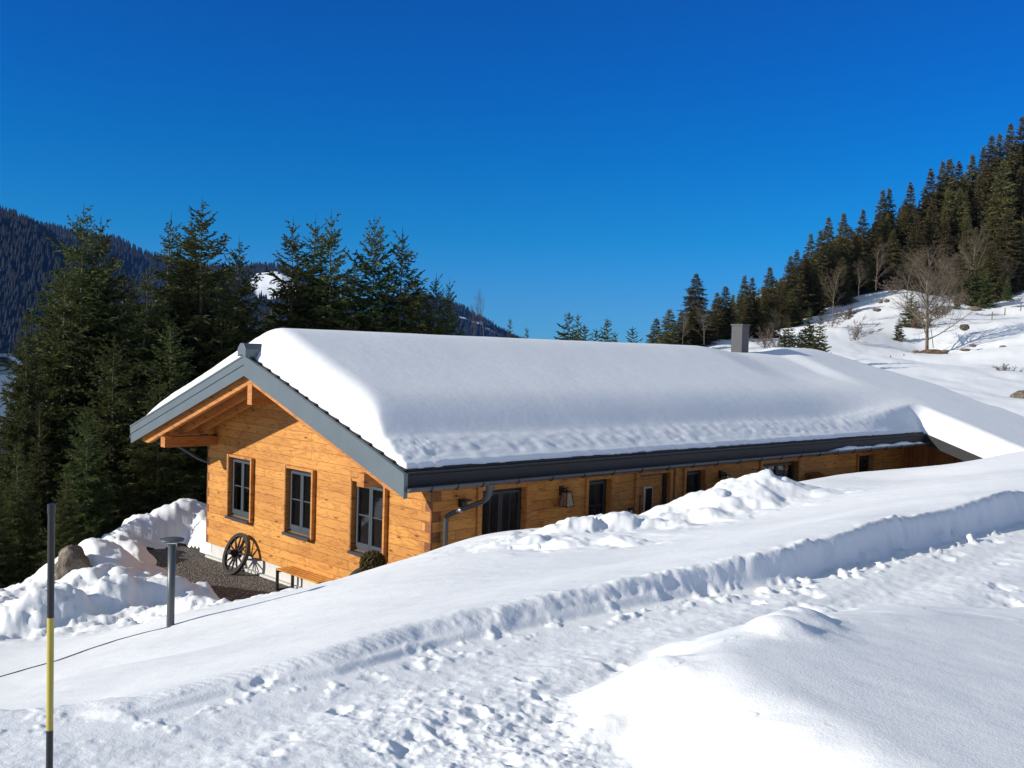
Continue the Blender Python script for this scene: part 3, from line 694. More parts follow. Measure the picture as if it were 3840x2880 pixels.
mb = MB(); mb.box((.55, .55, .0), (W - .55, 17.9, 2.4)); mb.build('room_lining', M_ROOM, house)
# front door
a0, a1, b, t = LW[2]
mb = MB(); mb.box((W - .20, a0 + .04, b), (W - .11, a1 - .09, t - .05)); door = mb.build('door', M_WALL, house)
mb = MB(); mb.box((W - .16, a0 + .003, b), (W - .06, a0 + .04, t - .003)); mb.box((W - .2, a1 - .09, b), (W - .05, a1 - .003, t - .003)); mb.box((W - .16, a0 + .04, t - .05), (W - .06, a1 - .09, t - .003)); mb.build('door_frame', M_DARKF, house)
mb = MB(); mb.box((W - .003, a0 - .12, b), (W + .05, a0 - .002, t + .06)); mb.box((W - .003, a1 + .002, b), (W + .05, a1 + .10, t + .06)); mb.box((W - .003, a0, t + .002), (W + .04, a1, t + .06)); mb.build('door_casing', M_TRIM, house, .004)
mb = MB(); mb.box((W - .108, 6.16, .35), (W - .09, 6.42, 1.90)); gl = mb.build('door_light', M_STEEL, door)
mb = MB(); mb.box((W - .0895, 6.185, .38), (W - .082, 6.395, 1.87)); mb.build('pane', M_GLASS, door)
mb = MB(); mb.tube([(W - .04, 6.07, .55), (W - .04, 6.07, 1.93)], .018, 10)
for z in (.8, 1.75): mb.tube([(W - .04, 6.07, z), (W - .11, 6.07, z)], .01, 6)
mb.build('handle', M_STEEL, door)
mb = MB(); mb.box((W - .108, 5.93, 1.30), (W - .095, 6.02, 1.74)); mb.build('notice', M_RED, door)
# upright posts between door and window
mb = MB(); mb.box((W + .003, 7.05, -.3), (W + .06, 7.16, 2.5)); mb.build('post', M_TRIM, house, .004)

# roof deck, tiles
def slab(x0, x1, y0, y1, lo, hi): # follows the pitch between x0 and x1
    return [(x0, zt(x0) - lo), (x1, zt(x1) - lo), (x1, zt(x1) - hi), (x0, zt(x0) - hi)]
mb = MB()
mb.prism([(EL + .06, zt(EL + .06) - .275), (XR, ZR - .275), (XR, ZR - .1), (EL + .06, zt(EL + .06) - .1)], 'y', Y0 + .03, Y1)
mb.prism([(XR, ZR - .275), (ER - .1, zt(ER - .1) - .275), (ER - .1, zt(ER - .1) - .1), (XR, ZR - .1)], 'y', Y0 + .03, Y1)
# annex deck: same pitch carried further down
AY0, AY1, AX0, AX1 = 17.45, 23.7, 7.9, 14.0
mb.prism([(ER - .1, zt(ER - .1) - .275), (AX1, zt(AX1) - .275), (AX1, zt(AX1) - .1), (ER - .1, zt(ER - .1) - .1)], 'y', AY0 + .03, AY1)
mb.prism([(AX0, zt(AX0) - .275), (ER - .101, zt(ER - .1) - .275), (ER - .101, zt(ER - .1) - .1), (AX0, zt(AX0) - .1)], 'y', Y1 + .002, AY1)
mb.prism([(4.0, zt(AX0) - 1.2 - .275), (AX0, zt(AX0) - .275), (AX0, zt(AX0) - .1), (4.0, zt(AX0) - 1.2 - .1)], 'y', Y1 + .002, AY1)
roof = mb.build('roof', M_BEAM, house)
mb = MB(); c = .345
def courses(mb, sgn, x_from, x_to, y0, y1):
    x = x_from
    while (x < x_to if sgn > 0 else x > x_to):
        e = x + sgn * (c + .05)
        e = min(e, x_to) if sgn > 0 else max(e, x_to)
        za, zb_ = zt(x) - .055, zt(e) - .012
        mb.prism([(x, za - .03), (e, zb_ - .03), (e, zb_), (x, za)], 'y', y0, y1)
        x += sgn * c
courses(mb, 1, XR + .02, ER - .02, Y0 - .005, Y1)
courses(mb, -1, XR - .02, EL + .02, Y0 - .005, Y1)
courses(mb, 1, ER - .3, AX1, AY0 - .005, AY1)
mb.build('roof_tiles', M_TILE, roof)
# eaves fascia
mb = MB(); xf = ER - .095
mb.prism([(xf, zt(xf) - .36), (xf + .075, zt(xf) - .30), (xf + .075, zt(ER) - .045), (xf, zt(ER) - .04)], 'y', Y0 + .06, AY0 - .01)
mb.prism([(EL + .055, zt(EL) - .26), (EL - .01, zt(EL) - .25), (EL - .01, zt(EL) - .05), (EL + .055, zt(EL) - .04)], 'y', Y0 + .06, Y1)
mb.build('fascia', M_TILE, roof)
# bargeboards: two lapped boards each side
def barge(mb, xa, xb, yf, lo, hi, th=.03):
    mb.prism([(xa, zt(xa) - lo), (xb, zt(xb) - lo), (xb, zt(xb) - hi), (xa, zt(xa) - hi)], 'y', yf, yf + th)
for xa, xb in ((EL, XR - .001), (XR + .001, ER + .01)):
    mb = MB(); barge(mb, xa, xb, Y0 - .035, .0, .035, .06); barge(mb, xa, xb, Y0 - .022, .035, .195, .03); barge(mb, xa, xb, Y0 - .003, .19, .418, .028)
    mb.build('bargeboard', M_BARGE, house)
mb = MB(); mb.prism([(ER, zt(ER)), (ER + .014, zt(ER) - .01), (ER + .014, zt(ER) - .42), (ER, zt(ER) - .42)], 'y', Y0 - .03, Y0 + .05)
mb.build('bargeboard_end', M_BARGE, house)
mb = MB()
barge(mb, ER, AX1, AY0 - .02, .0, .30, .03); o = mb.build('annex_bargeboard', M_TILE, house)
mb = MB(); barge(mb, AX0, AX1, AY1, -.03, .26, .03); mb.prism([(AX0 - .2, zt(AX0) - .03), (AX0, zt(AX0) + .02), (AX0 + .3, zt(AX0 + .3) + .03), (AX0 + .3, zt(AX0 + .3) + .22), (AX0, zt(AX0) + .42), (AX0 - .2, zt(AX0) + .30)], 'y', AY1 - .25, AY1 + .06); mb.build('annex_ridge_cap', M_TILE, house)
# ridge cap
mb = MB(); q = .165
mb.prism([(XR - q, ZR - .03), (XR, ZR + .01), (XR + q, ZR - .03), (XR + q, ZR + .12), (XR + .06, ZR + .235), (XR - .06, ZR + .235), (XR - q, ZR + .12)], 'y', Y0 - .07, Y0 + .34)
mb.build('ridge_cap', M_BARGE, house, .006)
# rafters on the verge
for y in (-1.25, -.80, -.36):
    mb = MB()
    mb.prism([(EL + .32, zt(EL + .32) - .277), (XR, ZR - .277), (XR, ZR - .575), (EL + .62, zt(EL + .62) - .575), (EL + .32, zt(EL + .32) - .45)], 'y', y - .05, y + .05)
    mb.prism([(XR, ZR - .277), (ER - .32, zt(ER - .32) - .277), (ER - .32, zt(ER - .32) - .45), (ER - .62, zt(ER - .62) - .575), (XR, ZR - .575)], 'y', y - .05, y + .05)
    mb.build('rafter', M_BEAM, roof)
for k_ in range(21):   # rafter tails over the long wall
    y = .55 + .86 * k_
    mb = MB(); mb.prism([(W - .05, zt(W - .05) - .277), (ER - .22, zt(ER - .22) - .277), (ER - .22, zt(ER - .22) - .38), (ER - .42, zt(ER - .42) - .50), (W - .05, zt(W - .05) - .50)], 'y', y - .05, y + .05)
    mb.build('rafter_tail', M_BEAM, roof)
# purlins
for x0, x1, z0, z1 in ((XR - .09, XR + .09, 3.60, 4.06), (.26, .48, 2.39, 2.63), (W - .48, W - .26, 2.39, 2.63)):
    mb = MB(); mb.box((x0, -1.31, z0), (x1, .0 - .003, z1)); mb.build('purlin', M_BEAM, house, .006)
# gutters
def gutter(x, y0, y1, z, r, nm, brs):
    mb = MB(); n = 10; pr = []
    for i in range(n + 1):
        t = math.pi + math.pi * i / n; pr.append((x + r * math.cos(t), z + r * math.sin(t)))
    for i in range(n, -1, -1):
        t = math.pi + math.pi * i / n; pr.append((x + (r - .006) * math.cos(t), z + (r - .006) * math.sin(t)))
    vs = [(p[0], y, p[1]) for y in (y0, y1) for p in pr]; m = len(pr)
    fs = [(i, i + m, (i + 1) % m + m, (i + 1) % m) for i in range(m)]
    mb.add(vs, fs, True)
    mb.add([(x + r * math.cos(math.pi + math.pi * i / n), y0 + .001, z + r * math.sin(math.pi + math.pi * i / n)) for i in range(n + 1)], [tuple(range(n + 1))])
    mb.tube([(x + r, y0, z + .004), (x + r, y1, z + .004)], .011, 8)
    g = mb.build(nm, M_GUT, house)
    for y in brs:
        b = MB(); b.tube([(x + (r + .008) * math.cos(math.pi * .9 + math.pi * 1.2 * i / 9), y, z + (r + .008) * math.sin(math.pi * .9 + math.pi * 1.2 * i / 9)) for i in range(10)], .013, 6)
        b.build('gutter_bracket', M_BLACK, g)
    return g
gut = gutter(ER + .055, Y0 + .02, AY0 - .03, 2.545, .072, 'gutter', [-.96, -.39, .18] + [1.04 + .86 * i for i in range(20) if 1.04 + .86 * i < AY0 - .05])
gutter(EL - .085, Y0 + .02, Y1 - .1, 2.545, .072, 'gutter', [-1.1, -.3, .5])
mb = MB()
mb.tube([(ER + .05, .40, 2.50), (ER + .05, .40, 2.42), (ER + .03, .40, 2.33), (ER - .02, .39, 2.24), (ER - .10, .385, 2.18)], [.085, .075, .06, .052, .048], 12)
mb.tube([(ER - .10, .385, 2.18), (W + .22, .27, 1.86)], .044, 12)
mb.tube([(W + .22, .27, 1.86), (W + .14, .255, 1.80), (W + .11, .25, 1.68), (W + .11, .25, -.3)], .047, 12)
dp = mb.build('downpipe', M_GUT, house)
mb = MB(); mb.tube([(W + .45, .30, 1.955), (W + .50, .306, 1.975)], .049, 12); mb.build('pipe_clip', M_STEEL, dp)
mb = MB(); mb.tube([(EL - .08, -.5, 2.48), (EL - .02, -.42, 2.36), (-.35, -.05, 2.0), (-.1, .2, 1.86), (-.09, .22, -.3)], .045, 10); mb.build('downpipe', M_GUT, house)
# chimney
mb = MB(); mb.box((3.94, 15.86, 4.3), (4.35, 16.24, 5.85)); ch = mb.build('chimney', M_CHIM, house, .008)
mb = MB(); mb.box((3.92, 15.84, 5.85), (4.37, 16.26, 5.91)); mb.build('chimney_cap', M_CHIM, ch, .006)
# lanterns
def lantern(y, z):
    mb = MB(); mb.box((W + .003, y - .055, z - .19), (W + .045, y + .055, z)); mb.tube([(W + .03, y, z - .06), (W + .13, y, z - .045), (W + .19, y, z - .10)], .014, 8)
    cx = W + .17
    t, b, zt_, zb = .068, .112, z - .11, z - .40
    T = [(cx + a * t, y + d * t, zt_) for a, d in ((-1, -1), (1, -1), (1, 1), (-1, 1))]; B = [(cx + a * b, y + d * b, zb) for a, d in ((-1, -1), (1, -1), (1, 1), (-1, 1))]
    for i in range(4):
        mb.tube([T[i], B[i]], .009, 6); mb.tube([B[i], B[(i + 1) % 4]], .009, 6); mb.tube([T[i], T[(i + 1) % 4]], .009, 6)
    mb.box((cx - .072, y - .072, zt_), (cx + .072, y + .072, zt_ + .025))
    l = mb.build('wall_lantern', M_BLACK, house)
    k_ = .93
    g = MB(); g.add([(cx + (p[0] - cx) * k_, y + (p[1] - y) * k_, p[2]) for p in T + B], [(0, 1, 5, 4), (1, 2, 6, 5), (2, 3, 7, 6), (3, 0, 4, 7), (4, 5, 6, 7)]); g.build('lantern_glass', M_LGLASS, l)
lantern(3.36, 2.14); lantern(8.85, 2.14)
mb = MB(); mb.box((W + .003, .63, 1.93), (W + .11, .76, 2.05)); mb.box((W + .003, .62, 2.052), (W + .22, .80, 2.075)); mb.build('spot_lamp', M_BLACK, house)
# bell / switch panel beside the door
mb = MB(); mb.box((W + .003, 5.49, 1.12), (W + .03, 5.63, 1.50)); pn = mb.build('bell_panel', M_BLACK, house)
mb = MB(); mb.box((W + .031, 5.52, 1.335), (W + .037, 5.60, 1.455)); mb.box((W + .031, 5.52, 1.18), (W + .037, 5.60, 1.305)); mb.build('panel_plate', M_WHITE, pn)
# letter box near the far end
mb = MB(); mb.box((W + .003, 12.75, 1.42), (W + .36, 13.30, 1.70)); mb.prism([(W + .003, 1.705), (W + .40, 1.705), (W + .003, 1.84)], 'y', 12.72, 13.33); lb = mb.build('letter_box', M_VERT, house)
mb = MB()
for i in range(3): mb.box((W + .361, 12.86, 1.44 + i * .085), (W + .372, 13.28, 1.51 + i * .085))
mb.build('slat', M_WHITE, lb)

# ------------------------------------------------------------------ snow on the roof
sx = np.concatenate([np.linspace(-1.12, -.3, 26)[:-1], np.linspace(-.3, 8.2, 90)[:-1], np.linspace(8.2, 9.75, 62)[:-1], np.linspace(9.75, 14.1, 60)])
sy = np.concatenate([np.linspace(-1.43, -.3, 50)[:-1], np.linspace(-.3, 17.2, 230)[:-1], np.linspace(17.2, 18.5, 40)[:-1], np.linspace(18.5, 23.2, 60)[:-1], np.linspace(23.2, 23.8, 14)])
SX, SY = np.meshgrid(sx, sy)
def roofz(x, y):
    a = ZR - TP * np.sqrt((x - XR) ** 2 + .12) + .02
    # past the far gable the blanket falls away towards the back
    ln = XR - 2.0 + (AX0 - XR + 2.0) * (y - 18.4) / 5.0
    q_ = ln - x
    fall = .6 * (np.sqrt(np.maximum(q_ + .5, 0) ** 2 + .3) - np.sqrt(.3))
    return a - np.where(q_ > -.5, fall, 0) * sstep(17.6, 20.0, y)
edge_n = .06 * fbm(SY * 1.4, SX * 0, 3, 91) + .07 * fbm(SY * 5, SX * 3, 3, 92)
def sdbox(x0, x1, y0, y1): return np.minimum(np.minimum(SX - x0, x1 - SX), np.minimum(SY - y0, y1 - SY))
yfr = -1.28 + .03 * fbm(SX * 1.8, SX * 0, 3, 93) + .02 * fbm(SX * 8, SX * 0, 2, 94)
eave = 9.50 + edge_n
dv = np.minimum(SY - yfr, 24 - SY)                    # from the front verge
dl = SX + .98 + edge_n                                  # from the left eave
dr = eave - SX                                          # from the right eave
# annex: eave pushed outwards
on_annex = sstep(17.35, 17.85, SY)
dA = np.minimum(13.95 - SX, np.minimum(SY - (17.52 + .03 * fbm(SX * 3, SX * 0, 2, 95)), 23.62 - SY))
def rnd(d, Rr, p=2.0): return (1 - (1 - np.clip(d / Rr, 0, 1)) ** p) ** (1 / p)
T0 = .62 + .10 * np.exp(-((SX - XR) / 1.6) ** 2) + .05 * fbm(SX * .3, SY * .22, 2, 96)
def para(d, R_): u = np.clip(d / R_, 0, 1); return 1 - (1 - u) ** 2
tm = .05 * rnd(dv, .05) + (T0 - .05) * para(dv, .78)
tl = .05 * rnd(dl, .05) + (T0 - .05) * para(dl, .9)
lump = .10 * np.abs(fbm(SY * 2.6, SX * 3.4, 4, 97)) + .06 * fbm(SY * 6, SX * 7, 3, 98)
apron = .05 + .13 * sstep(0, .8, dr) + .6 * lump * sstep(.02, .2, dr) * (1 - sstep(.45, .95, dr))
tr = apron * rnd(dr, .05, 2) + (T0 - .13) * (1 - np.exp(-(lambda q_: np.where(q_ > 0, q_ * q_ / (q_ + .45), 0))(9.5 - SX - .68 + .08 * fbm(SY * .25, SX * 0, 2, 99)) / .48))
def smin(a, b, k_=.07): return .5 * (a + b - np.sqrt((a - b) ** 2 + k_ * k_ * np.clip(np.minimum(a, b) / .2, 0, 1)))
tmain = smin(smin(tm, tl), tr)
hid = np.minimum(np.minimum(dv, dl), dr)
tmain = np.where(hid < 0, -.12, tmain)
tA = .05 * rnd(dA, .05) + (T0 - .05) * para(dA, .65); tA = np.where(dA < 0, -.12, tA)
reach = 1 - sstep(18.4, 19.0, SY) * np.where(SX < AX0 + 1.6, 1, 1)
ex = np.minimum(23.62 - SY, 13.95 - SX)
tE = np.where(ex < 0, -.12, .05 * rnd(ex, .05) + (T0 - .05) * para(ex, 1.1))
bl = sstep(13.0, 18.8, SY)
tB = np.maximum(tmain, tE * bl + tmain * (1 - bl))
cf = sstep(9.0, 9.5, SX)
TT = np.where(SX > 9.5, np.maximum(tmain, tA), tB * (1 - cf) + np.maximum(tmain, tA) * cf)
TT = np.where((TT < .0) & (SX < 9.5) & (SX > 9.3), -.12, TT)
TT = TT - .05 * np.exp(-(((SX - 4.3) / .9) ** 2 + ((SY - 15.9) / 1.1) ** 2)) * (TT > .2)
TT = TT - .14 * sstep(13.2, 15.5, SY) * (1 - sstep(17, 18, SY)) * (TT > .2) * (1 - sstep(6, 8, SX)) 
SZ = roofz(SX, SY) + TT + .012 * fbm(SX * 1.2, SY * 1.2, 3, 101)
si = np.arange(SX.size).reshape(SX.shape)
Fs = np.stack([si[:-1, :-1], si[:-1, 1:], si[1:, 1:], si[1:, :-1]], -1).reshape(-1, 4)
keep = (TT > -.11)
kf = keep[:-1, :-1] | keep[1:, :-1] | keep[:-1, 1:] | keep[1:, 1:]
me = np_mesh('roof_snow', np.stack([SX, SY, SZ], -1).reshape(-1, 3), Fs[kf.ravel()], M_SNOW, True)
rs = link('roof_snow', me); rs.location = h2w(0, 0); rs.rotation_euler = (0, 0, YAW)
tag(rs, 'thick smooth blanket of snow lying over the chalet roof', 'snow')
# snow slipped into the gutter at the far end
gx2 = np.linspace(12.0, 17.2, 90); prof_ = np.linspace(-1, 1, 9)
GX, GP = np.meshgrid(gx2, prof_)
gh = np.clip(.06 + .10 * fbm(GX * 1.7, GX * 0, 3, 103), .0, 1) * sstep(12.0, 12.5, GX) * (1 - sstep(16.9, 17.2, GX))
V = np.stack([ER + .04 + GP * .085, GX, 2.56 + gh * (1 - GP ** 2) ** .6 - .015 + .02 * fbm(GX * 9, GP, 2, 104)], -1).reshape(-1, 3)
gi2 = np.arange(GX.size).reshape(GX.shape)
me = np_mesh('gutter_snow', V, np.stack([gi2[:-1, :-1], gi2[:-1, 1:], gi2[1:, 1:], gi2[1:, :-1]], -1).reshape(-1, 4), M_SNOW, True)
gs = link('gutter_snow', me); gs.location = h2w(0, 0); gs.rotation_euler = (0, 0, YAW)
tag(gs, 'lumpy strip of slipped snow caught in the far end of the gutter', 'snow')

# ------------------------------------------------------------------ yard furniture
def yard(name, label, cat, lx, ly, z, rz=0.0, group=None):
    o = empty(name, h2w(lx, ly, z), YAW + rz); tag(o, label, cat, group); return o
def copy_tree(o, parent=None):
    c = o.copy(); COL.objects.link(c)
    if parent: c.parent = parent
    for ch in list(o.children): copy_tree(ch, c)
    return c
# wagon wheel leaning on the wall
wh = yard('wagon_wheel', 'black spoked wagon wheel leaning whole in view beside the concrete plinth', 'wheel', 2.05, -.47, -.36, 0, 'wagon wheels leaning on the gable wall')
Rw = .475; lean = math.atan2(.36, 2 * Rw)
Mw = Matrix.Rotation(-lean, 4, 'X') @ Matrix.Translation((0, 0, Rw)) @ Matrix.Rotation(math.pi / 2, 4, 'X')   # axle along -y, then leaning back
mb = MB(); mb.lathe([(Rw - .08, -.036), (Rw - .01, -.04), (Rw - .01, .04), (Rw - .08, .036), (Rw - .08, -.036)], 48, M=Mw, smooth=False); mb.build('felloe', M_WHEEL, wh)
mb = MB(); mb.lathe([(Rw - .009, -.043), (Rw + .004, -.043), (Rw + .004, .043), (Rw - .009, .043), (Rw - .009, -.043)], 48, M=Mw, smooth=False); mb.build('tyre', M_IRON, wh)
mb = MB(); mb.lathe([(.0, .19), (.045, .19), (.05, .17), (.062, .10), (.095, .06), (.10, -.05), (.07, -.12), (.0, -.13)], 20, M=Mw); hub = mb.build('hub', M_WHEEL, wh)
mb = MB(); mb.lathe([(.05, .165), (.064, .165), (.064, .195), (.05, .195), (.05, .165)], 20, M=Mw); mb.build('hub_band', M_IRON, hub)
for i in range(12):
    t = 2 * math.pi * i / 12 + .13
    mb = MB(); mb.tube([Mw @ Vector((r_ * math.cos(t), r_ * math.sin(t), 0)) for r_ in (.085, .2, .33, Rw - .07)], [.027, .024, .019, .021], 8); mb.build('spoke', M_WHEEL, wh)
w2 = copy_tree(wh); w2.location = h2w(6.9, -.50, -.30)
w2['label'] = 'second black wagon wheel with only its rim showing behind the snow bank'
# bench
bn = yard('bench', 'long orange slatted bench on dark steel frame legs against the plinth', 'bench', 4.0, -.43, -.36)
for i in range(4):
    mb = MB(); mb.box((-.02, .005 + i * .105, .435), (1.62, .098 + i * .105, .468)); mb.build('slat', M_BENCH, bn, .006)
for x in (0.0, 1.55):
    mb = MB()
    mb.box((x, 0, .0), (x + .05, .05, .433)); mb.box((x, .37, .0), (x + .05, .42, .433)); mb.box((x, .051, .385), (x + .05, .369, .433)); mb.box((x, .051, .0), (x + .05, .369, .045))
    mb.build('leg_frame', M_BLACK, bn)
# boxwood ball
bx_ = yard('boxwood_shrub', 'small round brownish green boxwood ball beside the half hidden wagon wheel', 'shrub', 7.9, -.75, -.45)
rg = np.random.default_rng(3)
def leaf_ball(n, r, c, sz, squash=1.0):
    d = rg.normal(size=(n, 3)); d /= np.linalg.norm(d, axis=1)[:, None]
    rr = r * (.75 + .3 * rg.random(n)); p = d * rr[:, None] * np.array([1, 1, squash]) + np.array(c)
    a = rg.normal(size=(n, 3)); a /= np.linalg.norm(a, axis=1)[:, None]; b = np.cross(a, d); b /= np.linalg.norm(b, axis=1)[:, None] + 1e-9
    s1 = sz * (.6 + .8 * rg.random(n))[:, None]
    V = np.stack([p - a * s1, p + b * s1 * .5, p + a * s1, p - b * s1 * .5], 1).reshape(-1, 3)
    return V, np.arange(4 * n).reshape(-1, 4)
V1, F1 = leaf_ball(2600, .235, (0, 0, 1.36), .03); V2, F2 = leaf_ball(900, .22, (-.32, .1, 1.05), .03, .7)
link('foliage', np_mesh('foliage', np.vstack([V1, V2]), np.vstack([F1, F2 + len(V1)]), M_BOX), bx_)
mb = MB(); mb.tube([(0, 0, .3), (.01, 0, .8), (0, 0, 1.36)], [.03, .025, .012], 8); mb.build('stem', M_BARK, bx_)
mb = MB(); mb.lathe([(.0, .0), (.17, .0), (.21, .36), (.225, .38), (.19, .38), (.18, .33), (0, .33)], 20); mb.build('pot', M_SILL, bx_)
# bollard lamp on the slope
p = at(639, 2343, 12.35); gb = gz(p.x, p.y)
bl = empty('bollard_lamp', (p.x, p.y, gb)); tag(bl, 'grey garden bollard lamp with flat disc top standing in smooth snow', 'lamp')
hB = (at(644, 2020, 12.35).z - gb)
mb = MB(); mb.lathe([(0, -.4), (.046, -.4), (.046, hB - .055), (.0, hB - .055)], 24); mb.build('post', M_BOLL, bl)
mb = MB(); mb.lathe([(0, hB - .054), (.06, hB - .054), (.06, hB - .03), (0, hB - .03)], 24); mb.build('diffuser', M_LENS, bl)
mb = MB(); mb.lathe([(0, hB - .029), (.142, hB - .029), (.147, hB - .02), (.147, hB - .008), (.14, hB), (0, hB + .004)], 40); mb.build('disc', M_BOLL, bl)
# snow marker pole
PY_ = 2.15
p = at(201, 2500, PY_); gp = gz(p.x, p.y)
pt = at(193, 1890, PY_); z1 = at(201, 2316, PY_).z; z2 = at(203, 2739, PY_).z
pl = empty('snow_pole', (p.x, p.y, gp)); tag(pl, 'black and yellow snow marker pole standing near the road edge', 'pole')
dx = (pt.x - p.x) / (pt.z - gp)
def pol(z0, z1_, r_, nm, m):
    mb = MB(); mb.tube([(dx * (z0 - gp), 0, z0 - gp), (dx * (z1_ - gp), 0, z1_ - gp)], r_, 20); return mb.build(nm, m, pl)
pol(gp - .3, z2, .0072, 'lower_band', M_PB); pol(z2 + .0005, z1, .0070, 'yellow_band', M_PY); pol(z1 + .0005, pt.z - .02, .0072, 'upper_band', M_PB); pol(pt.z - .0195, pt.z, .0082, 'cap', M_PB)
# thin dark line drawn across the smooth snow as a tube
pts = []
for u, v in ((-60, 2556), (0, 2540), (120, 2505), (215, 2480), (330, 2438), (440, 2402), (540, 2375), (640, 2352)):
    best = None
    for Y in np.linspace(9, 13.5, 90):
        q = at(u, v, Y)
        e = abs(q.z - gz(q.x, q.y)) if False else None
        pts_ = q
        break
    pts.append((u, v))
us = np.array([q[0] for q in pts]); vs_ = np.array([q[1] for q in pts]); Ys = np.linspace(8.5, 13.5, 120); line_pts = []
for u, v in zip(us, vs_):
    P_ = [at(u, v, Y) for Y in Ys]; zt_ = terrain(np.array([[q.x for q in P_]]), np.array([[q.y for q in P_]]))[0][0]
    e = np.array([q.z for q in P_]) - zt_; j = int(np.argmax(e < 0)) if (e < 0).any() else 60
    line_pts.append((P_[j].x, P_[j].y, zt_[j] + .004))
mb = MB(); mb.tube(line_pts, .006, 6); tag(mb.build('dark_line', M_SILL), 'thin dark line drawn across the smooth snow left of the bollard', 'dark_line')

# ------------------------------------------------------------------ rocks
def rock(name, label, p, sx_, sy_, sz_, seed, mat=None, group=None):
    bm = bmesh.new(); bmesh.ops.create_icosphere(bm, subdivisions=4, radius=1)
    co = np.array([v.co[:] for v in bm.verts])
    d = 1 + .45 * fbm(co[:, 0] * 1.3 + seed, co[:, 1] * 1.3 + co[:, 2] * .9, 4, seed) + .25 * fbm(co[:, 2] * 3 + seed, co[:, 0] * 3 - co[:, 1] * 2, 3, seed + 5)
    for v, k_ in zip(bm.verts, d): v.co = Vector((v.co.x * sx_ * k_, v.co.y * sy_ * k_, v.co.z * sz_ * k_))
    me = bpy.data.meshes.new(name); bm.to_mesh(me); bm.free(); me.materials.append(mat or M_ROCK)
    o = link(name, me, None, p); tag(o, label, 'rock' if mat is None else 'earth bank', group); return o
rock('boulder', 'craggy brown boulder under the snow heap left of the snow pole', at(185, 2150, 19.6) + Vector((.25, .2, -.14)), .30, .36, .36, 3)
rock('boulder', 'smaller yellowish boulder poking from the heap right of the snow pole', at(243, 2150, 19.0) + Vector((.1, .1, .06)), .32, .4, .42, 11)

# ------------------------------------------------------------------ trees
class TB:
    def __init__(s): s.v = []; s.q = []; s.n = 0
    def quads(s, V):   # (n,4,3)
        n = len(V); s.v.append(V.reshape(-1, 3)); s.q.append(np.arange(4 * n).reshape(-1, 4) + s.n); s.n += 4 * n
    def mesh(s, name, mat): return np_mesh(name, np.vstack(s.v), np.vstack(s.q), mat)
def unit(a): return a / (np.linalg.norm(a, axis=-1, keepdims=True) + 1e-9)
def blades(tb, p, d, l, wd, rs):
    """crossed spindle blades: p,d (n,3), l,wd (n,)"""
    n = len(p); up = np.tile(np.array([0, 0, 1.0]), (n, 1)) + .35 * rs.normal(size=(n, 3))
    n1 = unit(np.cross(d, up)); n2 = unit(np.cross(d, n1))
    for nn in (n1, n2):
        m = p + d * (l * .45)[:, None]
        tb.quads(np.stack([p, m + nn * wd[:, None], p + d * l[:, None], m - nn * wd[:, None]], 1))
